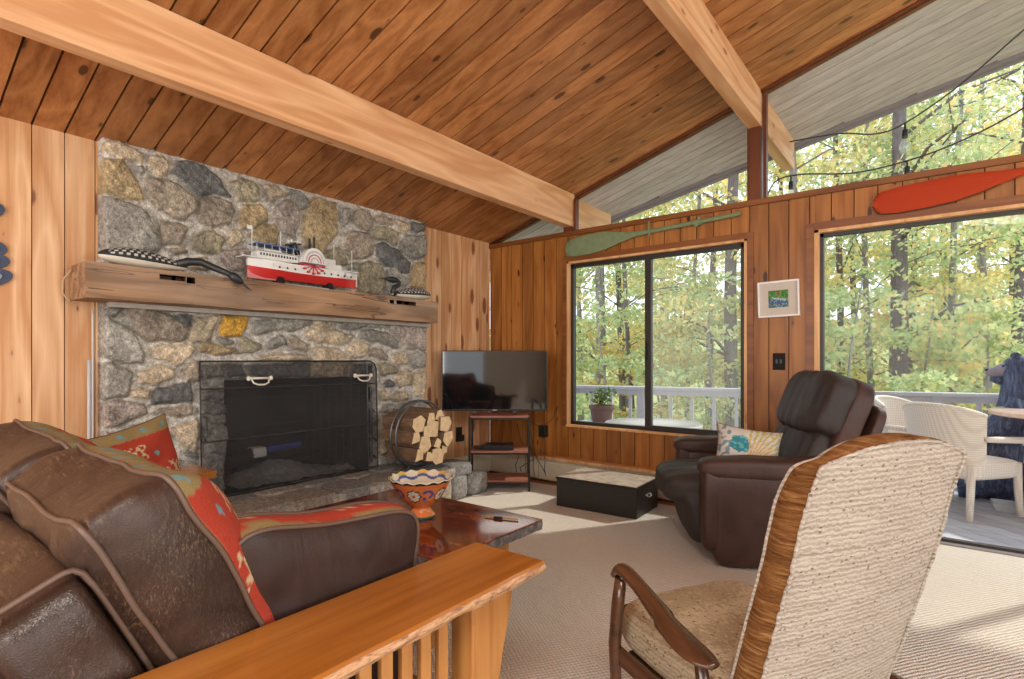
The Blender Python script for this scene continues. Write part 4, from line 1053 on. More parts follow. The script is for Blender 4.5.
mb = MB(); mb.puff(0, .16, .375, .32, .43, .105, 3.6, 26, disp=lambda v, q: wr(v, q, .012, 3, 12)); mb.build('seat_cushion', LS, rc, smooth=180, local=True)
mb = MB(); mb.puff(0, .43, .235, .325, .075, .19, 4, 24, M=T(0, .43, .40) @ R(-14, 'X') @ T(0, -.43, -.40), disp=lambda v, q: wr(v, q, .008, 3, 14)); mb.build('footrest', LS, rc, smooth=180, local=True)
mb = MB(); mb.puff(0, -.05, .22, .33, .36, .17, 8, 12); mb.build('base', LD, rc, smooth=180, local=True)
Mb = T(0, -.21, .43) @ R(22, 'X')
mb = MB(); mb.puff(0, .015, .17, .31, .085, .17, 3.4, 24, M=Mb, disp=lambda v, q: wr(v, q, .012, 5, 20)); mb.build('lumbar_cushion', LS, rc, smooth=180, local=True)
mb = MB(); mb.puff(0, .035, .465, .335, .105, .195, 4.2, 26, M=Mb, disp=lambda v, q: wr(v, q, .011, 5, 16)); mb.build('head_cushion', LS, rc, smooth=180, local=True)
mb = MB(); mb.puff(0, -.07, .32, .34, .07, .345, 6, 20, M=Mb, disp=lambda v, q: wr(v, q, .006, 6, 10)); mb.build('backrest', LD, rc, smooth=180, local=True)
mb = MB(); mb.puff(0, -.19, .27, .34, .035, .29, 7, 14, M=Mb); mb.build('back_shell', LD, rc, smooth=180, local=True)
def feather(u, v):
    c = (.55,.50,.44); n = noise.noise(Vector((u*14, v*14, 2)))
    if ((u-.36)/.17)**2+((v-.60)/.17)**2 < 1+n*.7: c = (.03,.20,.24) if n < .15 else (.12,.35,.36)
    th = atan2(v-.25, u-.50)
    if .25 < u < .98 and v > .08 and 0 < th < 1.7 and u > .48:
        k = math.sin(th*46+n*3)
        r = sqrt((u-.5)**2+(v-.2)**2)
        if k > .1: c = (.50,.22,.05) if r < .5 else (.28,.27,.08)
        if k > .75: c = (.60,.42,.08)
    if .28 < u < .62 and .10 < v < .35 and n > -.1: c = (.50,.24,.05) if n > .12 else (.36,.16,.20)
    if u < .22 and n > .1: c = (.18,.24,.28)
    if u < .16 and v < .3: c = (.5,.15,.15) if n > 0 else (.3,.45,.25)
    return c
tp = thing('feather_pillow', 'white throw pillow with a teal and orange feather print on the recliner', 'pillow', (-.93, 3.46, .45))
fine_cushion(tp, T(.03, -.02, .145) @ R(22, 'Z') @ R(-22, 'X') @ R(8, 'Y') @ R(180, 'Z') @ Matrix.Scale(-1, 4, (1,0,0)), .37, .31, .06, feather, M['print'], 90)

# ---------------------------------------------------------------- small end table between the two chairs
et = thing('end_table', 'low black end table with a thin worn wood top between recliner and woven armchair', 'table', (-.362, 2.69, .012), radians(-53))
mb = MB(); mb.box(-.16, .16, -.16, .16, .03, .475); mb.build('cabinet', M['black_plastic'], et, local=True, bevel=.004)
mb = MB(); mb.box(-.17, .17, -.17, .17, .475, .50); mb.build('tabletop', wood('worn_top', (.16,.08,.05), (.34,.20,.13), 'x', .5, .2, per=False), et, local=True, bevel=.003)
for sx in (-1, 1):
    for sy in (-1, 1): mb = MB(); mb.box(sx*.13-.02, sx*.13+.02, sy*.13-.02, sy*.13+.02, 0, .03); mb.build('foot', M['black_plastic'], et, local=True)

# ---------------------------------------------------------------- woven lounge armchair in the foreground
def slub(name, a, b, fleck, dirx=True, sc_=1.0):
    t = NT(name); v = t.obj()
    m1 = t.mapp(v, (3.5, 3.5, 42*sc_) if dirx else (3.5, 60, 60))
    n = t.noise(m1, 1.6, 5, .65, .6); rows = t.node('ShaderNodeTexWave', {'Vector': v, 'Scale': 26.0*sc_, 'Distortion': 5.0, 'Detail': 4.0, 'Detail Scale': 3.0}, bands_direction='Z').outputs[1]
    fine = t.noise(t.mapp(v, (40, 40, 260)), 2, 3, .7)
    c = t.ramp(t.math('ADD', t.math('MULTIPLY', n, .7), t.math('MULTIPLY', rows, .3)), [(.25, a), (.65, b)])
    fl = t.node('ShaderNodeTexVoronoi', {'Vector': t.mapp(v, (75, 75, 110)), 'Scale': 1.0})
    sp_ = t.node('ShaderNodeSeparateColor', {0: fl.outputs['Color']})
    k = t.math('MULTIPLY', t.math('LESS_THAN', fl.outputs['Distance'], .30), t.math('GREATER_THAN', sp_.outputs[0], .86))
    c = t.mix(t.math('MULTIPLY', k, .8), c, fleck); t.base(c); t.set(.95, 0, .1)
    t.bump(t.math('ADD', t.math('ADD', n, t.math('MULTIPLY', rows, .35)), t.math('MULTIPLY', fine, .8)), .9, .006); return t.m
FAB = slub('slub_fabric', (.30,.245,.195), (.52,.45,.38), (.13,.10,.07))
FABS = slub('slub_seat_fabric', (.33,.245,.15), (.52,.42,.29), (.15,.09,.05))
def cord_mat():
    t = NT('brown_corded_side'); v = t.obj(); n = t.noise(t.mapp(v, (14, 8, 90), (.2, .1, 0)), 1.3, 4, .7, .8)
    t.base(t.ramp(n, [(.32, (.075,.028,.010)), (.55, (.20,.085,.026)), (.75, (.36,.21,.09))])); t.set(.9, 0, .1); t.bump(n, 1.0, .01); return t.m
CORD = cord_mat()
CW = wood('walnut_arm', (.032,.013,.006), (.10,.040,.018), 'y', .22, .1, (.03,.01,.005), 0, per=False, coat=.4)
ac = thing('lounge_armchair', 'slub beige woven high-back armchair with curved dark wood arms in the foreground', 'armchair', (-.395, 1.60, .012), facing(-.885, .466))
# back : side profile in (y forward, z), outline width by height
def backprof(t):   # t 0 bottom..1 top -> (y, z) of the rear surface
    P = [(-.16, .20), (-.22, .38), (-.272, .56), (-.312, .70), (-.342, .84), (-.368, .93), (-.37, .965)]
    f = t*(len(P)-1); i = min(int(f), len(P)-2); k = f-i
    return Vector((P[i][0]*(1-k)+P[i+1][0]*k, P[i][1]*(1-k)+P[i+1][1]*k))
def backwidth(t):
    W = [.245, .25, .254, .255, .254, .25, .244]; f = t*(len(W)-1); i = min(int(f), len(W)-2); k = f-i; return W[i]*(1-k)+W[i+1]*k
def armchair_back():
    nz, nx = 44, 28; th = .072
    def pos(u, t, d):   # u -1..1, d 0 rear .. 1 front
        p = backprof(t); w_ = backwidth(t)
        cr = max(0, (t-.86)/.14); w_ *= (1-.15*cr**2.5)
        z = p[1] - .030*abs(u)**2.2*max(0, (t-.6)/.4) + .0
        fr = noise.noise(Vector((u*16, t*22, d*3)))*.0022
        return Vector((u*w_+fr, p[0] + d*th*(1-.12*t-.42*max(0, (t-.72)/.28)**1.5) + fr - .018*(1-u*u)*(1 if d < .5 else -1), z))
    rear = MB(); rear.surf(lambda a, t: pos((2*a-1), t, 0), nx, nz); rear.build('back_panel', FAB, ac, smooth=180, local=True)
    fr = MB(); fr.surf(lambda a, t: pos((2*a-1), t, 1), nx, nz); fr.build('front_cushion', FABS, ac, smooth=180, local=True)
    sd = MB()
    path = [(-1, i/nz) for i in range(nz)] + [(-1+2*i/nx, 1) for i in range(nx)] + [(1, 1-i/nz) for i in range(nz)] + [(1-2*i/nx, 0) for i in range(nx)]
    rings = []
    for j in range(7):
        a = j/6; r = []
        for (u, t) in path:
            p = pos(u, t, a); o_ = Vector((p.x, 0, p.z-.62)); o_.x *= 2.2; o_.normalize(); r.append(p + o_*.012*sin(a*pi))
        rings.append(r)
    sd.loft(rings, caps=False)
    sd.build('side_band', CORD, ac, smooth=60, local=True)
    mb = MB(); rng = random.Random(2)
    L = [pos(-1, t, 0) for t in [i/70 for i in range(71)]] + [pos(-1+2*i/50, 1, 0) for i in range(1, 50)] + [pos(1, 1-i/70, 0) for i in range(71)]
    L = [p + Vector((rng.uniform(-.002, .002), -.002+rng.uniform(-.0015, .0015), rng.uniform(-.0015, .0015))) for p in L]
    mb.tube(L, .0042, 6); L = [pos(-1, t, 1) for t in [i/70 for i in range(71)]] + [pos(-1+2*i/50, 1, 1) for i in range(1, 50)] + [pos(1, 1-i/70, 1) for i in range(71)]
    mb.tube([p + Vector((0, .002, 0)) for p in L], .0042, 6); mb.build('welt', FAB, ac, smooth=180, local=True)
armchair_back()
mb = MB(); mb.puff(0, .08, .325, .268, .245, .062, 5, 26, M=T(0, .05, .325) @ R(4, 'X') @ T(0, -.05, -.325), disp=lambda v, q: wr(v, q, .003, 8, 8)); 
mb.build('seat_cushion', FABS, ac, smooth=180, local=True)
mb = MB(); mb.puff(0, .318, .325, .252, .012, .045, 6, 12); mb.build('seat_front_band', CORD, ac, smooth=180, local=True)
mb = MB(); mb.box(-.245, .245, -.12, .25, .225, .27); mb.build('seat_frame', CW, ac, local=True, bevel=.006)
for s in (-1, 1):
    x = s*.318
    # front post flowing into a sculpted arm
    mb = MB(); pts = [(x*.93, .235, 0), (x*.96, .225, .15), (x, .215, .32), (x, .20, .44), (x, .185, .518)]
    mb.tube(pts, [.014, .018, .021, .021, .019], 10, flat=.8); mb.build('front_leg', CW, ac, smooth=180, local=True)
    rings = []
    AP = [(.212, .525, .016, .013), (.19, .545, .021, .017), (.155, .545, .022, .019), (.09, .525, .023, .019), (.02, .495, .030, .019), (-.06, .470, .038, .016), (-.11, .460, .040, .013), (-.145, .457, .034, .011), (-.175, .458, .018, .008)]
    # smooth subdivision of the arm path
    def cat(P, n):
        out = []
        for i in range(len(P)-1):
            p0 = P[max(i-1, 0)]; p1 = P[i]; p2 = P[i+1]; p3 = P[min(i+2, len(P)-1)]
            for k in range(n):
                t = k/n; out.append(tuple(.5*((2*b)+(-a+c)*t+(2*a-5*b+4*c-d)*t*t+(-a+3*b-3*c+d)*t**3) for a, b, c, d in zip(p0, p1, p2, p3)))
        return out+[P[-1]]
    Q = cat(AP, 5)
    for y, z, wx, hz in Q:
        rings.append([(x + s*.008*(1 if y < 0 else 0) + cos(2*pi*k/14)*wx, y, z+sin(2*pi*k/14)*hz) for k in range(14)])
    mb = MB(); mb.loft(rings); mb.build('armrest', CW, ac, smooth=180, local=True)
    mb = MB(); mb.tube([(x*.97, -.11, .455), (x*.93, -.12, .34), (x*.86, -.15, .16), (x*.80, -.19, 0)], [.014, .019, .018, .013], 10); mb.build('rear_leg', CW, ac, smooth=180, local=True)
    mb = MB(); mb.bar((x*.96, .22, .29), (x*.96, -.205, .27), .022, .045); mb.build('side_rail', CW, ac, local=True, bevel=.005)

# ---------------------------------------------------------------- firewood in a hoop
hp = thing('log_hoop', 'round iron firewood hoop standing on the right end of the hearth', 'log holder', (-3.24, 2.95, .294))
hc = Vector((-3.24, 2.95, .565)); hr = .262
for dx in (-.03, .03):
    mb = MB(); mb.tube([(hc.x+dx, hc.y+cos(a)*hr, hc.z+sin(a)*hr) for a in [2*pi*k/48 for k in range(48)]], .009, 8, closed=True); mb.build('ring', M['iron'], hp, smooth=180)
mb = MB()
for a in (-2.2, -1.57, -.94, .3, 2.84): mb.tube([(hc.x-.03, hc.y+cos(a)*hr, hc.z+sin(a)*hr), (hc.x+.03, hc.y+cos(a)*hr, hc.z+sin(a)*hr)], .006, 6)
mb.build('crossbar', M['iron'], hp, smooth=60)
for dx in (-.03, .03):
    for s in (-1, 1): mb = MB(); mb.tube([(hc.x+dx, hc.y+s*.12, .335), (hc.x+dx*1.1, hc.y+s*.17, .296)], .008, 6); mb.build('foot', M['iron'], hp, smooth=60)
def bark_mat():
    t = NT('bark'); v = t.obj(); n = t.noise(t.mapp(v, (6, 40, 40)), 2, 5, .7, .6); t.base(t.ramp(n, [(.35, (.10,.055,.03)), (.7, (.30,.18,.10))])); t.set(.85); t.bump(n, .8, .008); return t.m
def end_mat():
    t = NT('split_wood'); v = t.obj(); n = t.noise(v, 26, 4, .6, .5); t.base(t.ramp(n, [(.3, (.66,.44,.22)), (.7, (.83,.63,.38))])); t.set(.7); t.bump(n, .3, .004); return t.m
BK, EN = bark_mat(), end_mat()
logs = [((-.135, .105), .062, [(-1,-.2),(-.5,-.9),(.5,-.8),(.9,.4),(.2,.95),(-.8,.6)]), ((.005, .06), .070, [(-.8,-.8),(.7,-.9),(.85,.6),(-.7,.85)]), ((.125, .085), .066, [(-.8,-.6),(.3,-.9),(.95,.1),(.5,.8),(-.7,.8)]),
        ((-.06, .045), .045, [(-.6,-1),(.7,-.9),(.8,1),(-.5,.7)]), ((.085, .155), .05, [(-.9,-.5),(.2,-.8),(.9,-.2),(.3,.8),(-.4,.6)]), ((-.015, .15), .04, [(-.9,-.6),(.8,-.7),(.6,.6),(-.6,.7)]),
        ((-.16, .005), .05, [(-.8,-.8),(.8,-.5),(.4,.9),(-.4,.7)]), ((-.08, -.055), .064, [(-.9,-.3),(0,-.95),(.9,-.3),(.6,.8),(-.5,.9)]), ((.03, -.055), .042, [(-.9,-.4),(.3,-.9),(.9,.2),(-.1,.9)]),
        ((.14, -.03), .06, [(-.8,-.2),(-.1,-1),(.9,-.1),(.7,.8),(-.6,.7)]), ((-.15, -.125), .045, [(-.8,-.9),(.7,-.7),(.8,.5),(-.3,.9)]), ((.05, -.155), .068, [(-.9,-.3),(-.3,-.9),(.7,-.8),(.95,.3),(.2,.8),(-.7,.7)]), ((.135, -.12), .036, [(-.8,-.8),(.7,-.8),(.8,.7),(-.6,.8)]), ((-.055, -.15), .04, [(-.9,-.6),(.6,-.8),(.9,.4),(-.4,.9)])]
wlab = ['thick split log at the upper left of the hoop pile', 'square split log at the centre of the hoop pile', 'large split log at the upper right side of the pile', 'narrow split log left of the central square log', 'wedge log at the very top right of the pile', 'small dark-sided log at the top of the pile, middle', 'triangular split log at far left of the pile', 'split log low left of the centre of the pile', 'small oval log below the central square log', 'wedge log at the right side, lower half of the pile', 'small log at the lower left of the pile', 'biggest split log at the bottom of the pile', 'small square log at the bottom right of the pile', 'small log at the bottom of the pile, left of the biggest']
rng = random.Random(8)
for i, ((dy, dz), r, poly) in enumerate(logs):
    mb = MB(); xe = -3.075+rng.uniform(-.02, .02); xs_ = xe-.36+rng.uniform(-.02, .02); n = 8
    P = []
    for k in range(len(poly)):
        a, b = poly[k], poly[(k+1) % len(poly)]
        for q in range(3): P.append((a[0]+(b[0]-a[0])*q/3, a[1]+(b[1]-a[1])*q/3))
    rings = []; tw = rng.uniform(-.02, .02); tz = rng.uniform(-.012, .012)
    for k in range(n+1):
        t = k/n; x = xs_+(xe-xs_)*t
        rings.append([(x, hc.y+dy+tw*(1-t)+p[0]*r*1.13+.004*noise.noise(Vector((x*9, p[0]*3, i))), hc.z-.005+dz+tz*(1-t)+p[1]*r*1.13+.004*noise.noise(Vector((x*9, p[1]*3, i+5)))) for p in P])
    mb.loft(rings); m_ = len(P); mb.mi = [0]*(n*m_)+[1, 1]
    tag(mb.build('firewood_log', [BK, EN], smooth=30), wlab[i], 'log', 'split logs in the firewood hoop')

# ---------------------------------------------------------------- model paddle steamer on the mantel
def steamer():
    zt = 1.648
    o = thing('model_steamer', 'red and white model paddle steamboat on the middle of the mantel', 'model boat', (-3.46, 2.10, zt))
    yc = 2.09; x = -3.455
    RED = plain('hull_red', (.62,.035,.03), .35); PINK = plain('rudder_pink', (.75,.22,.22), .4); WH = plain('boat_white', (.74,.72,.68), .45); BL = plain('awning_blue', (.08,.16,.40), .5); BKm = plain('boat_black', (.015,.015,.018), .4); GR = plain('boat_grey', (.42,.42,.42), .5); RD = plain('paddle_red', (.55,.03,.05), .5)
    L0, L1 = 1.69, 2.515
    def hullring(y, z0, z1, zfrac0, zfrac1):
        t = (y-L0)/(L1-L0); w_ = .062*min(1, (t/.25+.12) if t < .25 else 1, ((1-t)/.22+.03) if t > .78 else 1)
        return w_
    for (a, b, mat_, nm, ws) in ((0, .050, RED, 'hull', (.25, .95)), (.050, .105, WH, 'upper_hull', (.95, 1.05))):
        rings = []
        for k in range(31):
            y = L0+(L1-L0)*k/30; w_ = hullring(y, 0, 0, 0, 0); t = k/30
            sheer = .018*(2*t-1)**2; base = 1.685; rk = .03*max(0, (.12-t)/.12) if mat_ is RED else 0
            rings.append([(x+sx*w_*wf, y, base+zz+(sheer if zz > .045 else rk)) for sx, wf, zz in ((-1, ws[0], a), (-1, ws[1], b), (1, ws[1], b), (1, ws[0], a))])
        mb = MB(); mb.loft(rings); mb.build(nm, mat_, o, smooth=40)
    mb = MB(); mb.box(x-.004, x+.004, L0+.0, L0+.20, 1.675, 1.735); mb.build('rudder', PINK, o)
    mb = MB(); mb.tube([(x, L1, 1.70), (x, L1+.004, 1.815)], .005, 6); mb.tube([(x, L0-.03, 1.815), (x, L0+.12, 1.79)], .006, 6); mb.build('stem_post', WH, o)
    mb = MB(); mb.box(x-.055, x+.055, L0-.045, 1.98, 1.80, 1.806); mb.box(x-.06, x+.06, 2.06, L1-.02, 1.795, 1.80); mb.build('deck', WH, o)
    for (a, b, z0, z1, nm) in ((1.735, 2.02, 1.806, 1.850, 'aft_cabin'), (2.16, 2.36, 1.80, 1.835, 'fore_cabin'), (2.22, 2.31, 1.835, 1.868, 'bridge'), (1.78, 1.90, 1.855, 1.868, 'life_boat')):
        mb = MB(); mb.box(x-.040, x+.040, a, b, z0, z1); c = mb.build(nm, WH, o, bevel=.002)
        if nm in ('aft_cabin',):
            w_ = MB()
            for k in range(13): y = a+.02+k*.02; w_.box(x+.0402, x+.042, y, y+.010, z0+.018, z1-.010)
            w_.build('cabin_windows', BKm, c)
    mb = MB(); mb.box(x-.052, x+.052, 1.715, 2.03, 1.850, 1.855); mb.build('upper_deck', GR, o)
    mb = MB(); mb.box(x-.050, x+.050, 1.725, 2.035, 1.893, 1.899); mb.build('awning', BL, o)
    mb = MB()
    for k in range(7):
        for s in (-1, 1): mb.tube([(x+s*.048, 1.73+k*.05, 1.855), (x+s*.048, 1.73+k*.05, 1.894)], .0018, 5)
    mb.build('awning_posts', WH, o)
    mb = MB()
    for k in range(11):
        y = 1.83+k*.055
        if 2.03 < y < 2.19: continue
        mb.box(x+.0615, x+.066, y, y+.036, 1.758, 1.782)
    mb.build('gunwale_panels', WH, o)
    for k in range(11):
        y = 1.865+k*.055
        if 2.0 < y < 2.19: continue
        mb = MB(); mb.box(x+.062, x+.0665, y+.003, y+.013, 1.752, 1.764); mb.build('port', BKm, o)
    # paddle box : half disc fan
    yc2 = 2.115; zc2 = 1.800
    r = [(yc2+cos(a)*.088, zc2+.012+sin(a)*.105) for a in [pi*k/24 for k in range(25)]]
    mb = MB(); mb.prism(r, 'x', x-.085, x+.085); mb.build('paddle_box', WH, o, smooth=40)
    for k, rr in enumerate((.068, .048, .028)):
        mb = MB(); mb.tube([(x+.087, yc2+cos(a)*rr, zc2+.016+sin(a)*rr*1.12) for a in [pi*k2/16 for k2 in range(17)]], .0035, 6); mb.build('fan_rib', GR if k % 2 == 0 else RD, o, smooth=180)
    mb = MB()
    for k in range(7):
        a = pi+pi*k/6; mb.bar((x+.07, yc2, zc2), (x+.07, yc2+cos(a)*.075, zc2+sin(a)*.055), .006, .006); mb.box(x+.02, x+.08, yc2+cos(a)*.078-.008, yc2+cos(a)*.078+.008, zc2+sin(a)*.056-.006, zc2+sin(a)*.056+.006)
    mb.build('paddle_wheel', RD, o)
    for y, zt_, m_, rr in ((1.722, 2.005, WH, .0032), (1.915, 2.005, WH, .0028), (2.322, 1.985, WH, .0028), (2.475, 1.97, WH, .0028)):
        mb = MB(); mb.tube([(x, y, 1.80), (x, y, zt_)], rr, 6); mb.build('mast', m_, o, smooth=60)
    mb = MB(); mb.box(x-.001, x+.001, 1.69, 1.722, 1.985, 2.01); mb.build('flag', WH, o)
    for dx in (-.028, .028):
        mb = MB(); mb.tube([(x+dx, 2.145, 1.83), (x+dx, 2.145, 2.005)], .008, 8); mb.build('funnel', BKm, o, smooth=60)
    mb = MB()
    for s in (-1, 1): mb.bar((x+.02, 2.005+s*.045, 1.855), (x+.02, 2.005, 1.945), .012, .010); mb.bar((x-.02, 2.005+s*.045, 1.855), (x-.02, 2.005, 1.945), .012, .010)
    mb.bar((x, 1.955, 1.925), (x, 2.06, 1.945), .04, .008); mb.build('walking_beam', BKm, o)
    mb = MB()
    for k in range(5): mb.puff(x+.01, 1.965+k*.022, 1.948+.008*(k % 2), .008, .008, .010, 3, 5)
    mb.build('bell_ornaments', WH, o, smooth=180)
    st_ = MB()
    for y in (1.90, 2.27): st_.prism([(x-.05, zt), (x+.05, zt), (x+.028, zt+.055), (x+.0, zt+.03), (x-.028, zt+.055)], 'y', y-.02, y+.02)
    st_.build('cradle', BKm, o); mb = MB(); mb.box(x+.03, x+.045, 1.88, 2.29, zt, zt+.010); mb.box(x-.045, x-.03, 1.88, 2.29, zt, zt+.010); mb.build('cradle_rail', GR, o)
steamer()

# ---------------------------------------------------------------- loon carvings
LB = plain('loon_black', (.022,.024,.026), .45); LW = plain('loon_cream', (.66,.60,.48), .5, vary=.08)
def loon(name, label, y0, yb, x, z0, length, neck, head, beak, sg, hr_):
    """body from tail (y0) to breast (y0+sg*length)"""
    o = thing('loon_carving', label, 'bird carving', (x, y0+sg*length/2, z0), 0)
    def prof(t): return (sin(min(1, t*1.05)*pi)**.7 if t < .95 else .3)*1.0
    top = MB(); n = 78; rings = []; cols = []
    def c_(t, k):
        a = (int(t*24)+0) ; b = k
        return (.62,.60,.55) if (0.10 < t < .86 and (int(t*26) + b//3) % 2 == 0 and 3 <= b <= 26 and (b % 3) != 2) else (.022,.024,.026)
    for i in range(n+1):
        t = i/n; y = y0+sg*length*t; w_ = .058*sin(pi*min(.999, t**.75))**.8+.004; h_ = .062*sin(pi*min(.999, t**.8))**.8+.004; zc = z0+.034+.018*(1-t)**2
        r = []
        for k in range(30):
            a = pi*k/29; r.append((x+cos(a)*w_, y, zc+sin(a)*h_))
        rings.append(r)
    fs = MB(); fs.loft(rings, closed=False, caps=False)
    fs.c = [c_((i//30)/n, i % 30) for i in range(len(fs.v))]; fs.build('back_feathers', M['matte_paint'], o, smooth=180)
    rb = []
    for i in range(n+1):
        t = i/n; y = y0+sg*length*t; w_ = .058*sin(pi*min(.999, t**.75))**.8+.004; zc = z0+.034+.018*(1-t)**2; d = .034*sin(pi*min(.999, t**.7))**.6+.002
        rb.append([(x+cos(a)*w_, y, zc-abs(sin(a))*d) for a in [pi+pi*k/9 for k in range(10)]])
    mb = MB(); mb.loft(rb, closed=False, caps=True); mb.build('belly', LW, o, smooth=180)
    pts = [Vector(p) for p in neck]
    mb = MB(); m_ = len(pts); mb.tube(pts, [hr_*(1.25-.5*i/(m_-1)) for i in range(m_)], 12); mb.build('neck', LB, o, smooth=180)
    h0, h1 = Vector(head[0]), Vector(head[1])
    mb = MB(); k_ = 8; mb.tube([h0.lerp(h1, i/k_) for i in range(k_+1)], [hr_*(.55+.75*sin(pi*(i/k_)**.8)) for i in range(k_+1)], 12); mb.build('head', LB, o, smooth=180)
    mb = MB(); mb.tube([h1-(h1-h0)*.15, Vector(beak)], [hr_*.5, .0015], 8); mb.build('beak', LB, o, smooth=180)
zm = 1.645
loon('loon', 'long loon carving with its neck bowed over the mantel edge at the left end', .90, 0, -3.42, zm, .43,
     [(-3.42, 1.27, 1.69), (-3.41, 1.33, 1.718), (-3.39, 1.39, 1.722), (-3.35, 1.45, 1.690), (-3.31, 1.50, 1.665), (-3.295, 1.525, 1.645)], ((-3.30, 1.51, 1.66), (-3.275, 1.575, 1.610)), (-3.262, 1.625, 1.565), 1, .021)
loon('loon', 'smaller loon carving with raised head at the right end of the mantel', 3.25, 0, -3.43, zm, .42,
     [(-3.43, 2.87, 1.68), (-3.43, 2.845, 1.70), (-3.43, 2.855, 1.73), (-3.43, 2.90, 1.752), (-3.43, 2.91, 1.775), (-3.43, 2.88, 1.793)], ((-3.43, 2.90, 1.790), (-3.43, 2.78, 1.793)), (-3.43, 2.71, 1.786), -1, .020)
# ---------------------------------------------------------------- outdoors: deck, railing, ground
DZ = -.06
ra, rb_ = Vector((-3.66, 5.97, 0)), Vector((.45, 6.94, 0)); rdir = (rb_-ra).normalized()
p0 = ra - rdir*.6; p1 = rb_ + rdir*3.4
mb = MB()
dv = Vector((-.66, .75, 0)); nv = Vector((.75, .66, 0))
# deck boards run diagonally; clip each one to the wall line and the railing line
def clipline(c):
    # point c + t*dv between Y=4.43 and the railing
    t0 = (4.43-c.y)/dv.y
    den = dv.x*rdir.y-dv.y*rdir.x; w = ra-c; t1 = (w.x*rdir.y-w.y*rdir.x)/den
    return t0, t1
s = -1.6
while s < 9.2:
    c1 = nv*(s) + Vector((0, 3.0, 0)); c2 = nv*(s+.134) + Vector((0, 3.0, 0))
    a0, b0 = clipline(c1); a1, b1 = clipline(c2)
    q = [c1+dv*a0, c2+dv*a1, c2+dv*(b1+.1), c1+dv*(b0+.1)]
    if not all(-4.4 < p.x < 4.6 for p in q[:2]) or min(b0, b1) < max(a0, a1): s += .14; continue
    for j in range(4): q[j].x = max(-4.6, q[j].x)
    mb.loft([[(p.x, p.y, z) for p in q] for z in (DZ-.03, DZ)]); s += .14
struct(mb.build('deck_floor', M['deck']))
mb = MB(); mb.loft([[(-4.5, 4.42, z), (4.5, 4.42, z), (4.5, 7.9, z), (-4.5, 5.77, z)] for z in (DZ-.2, DZ-.035)]); struct(mb.build('deck_frame', M['groove_grey']))
rl = thing('deck_railing', 'pale grey painted wooden deck railing facing the woods', 'railing', tuple((p0+p1)/2))
def railpt(t): return p0.lerp(p1, t)
RZT = .83
mb = MB(); mb.bar(p0+Vector((0,0,RZT-.02)), p1+Vector((0,0,RZT-.02)), .14, .038); mb.build('top_rail', M['rail_paint'], rl, bevel=.004)
mb = MB(); mb.bar(p0+Vector((0,0,RZT-.07)), p1+Vector((0,0,RZT-.07)), .038, .06); mb.build('under_rail', M['rail_paint'], rl)
mb = MB(); mb.bar(p0+Vector((0,0,.05)), p1+Vector((0,0,.05)), .038, .09); mb.build('bottom_rail', M['rail_paint'], rl)
L = (p1-p0).length
k = 0
while k*1.45 < L:
    c = p0+rdir*(k*1.45); mb = MB(); mb.bar(c+Vector((0,0,-.3)), c+Vector((0,0,RZT-.04)), .09, .09, up=rdir); mb.build('post', M['rail_paint'], rl); k += 1
k = 0
while k*.24 < L:
    c = p0+rdir*(k*.24+.12); mb = MB(); mb.bar(c+Vector((0,0,.05)), c+Vector((0,0,RZT-.08)), .036, .036, up=rdir); mb.build('baluster', M['rail_paint'], rl); k += 1
sr = thing('slatted_railing', 'pale grey side railing of horizontal boards at the left end of the deck', 'railing', (-3.86, 5.2, 0))
for z in (.10, .28, .46, .64): mb = MB(); mb.box(-3.87, -3.84, 4.45, 5.95, z, z+.135); mb.build('board', M['rail_paint'], sr)
mb = MB(); mb.box(-3.93, -3.79, 4.45, 5.95, .79, .83); mb.build('top_rail', M['rail_paint'], sr)
for y in (4.6, 5.3, 5.85): mb = MB(); mb.box(-3.95, -3.87, y-.04, y+.04, -.3, .79); mb.build('post', M['rail_paint'], sr)
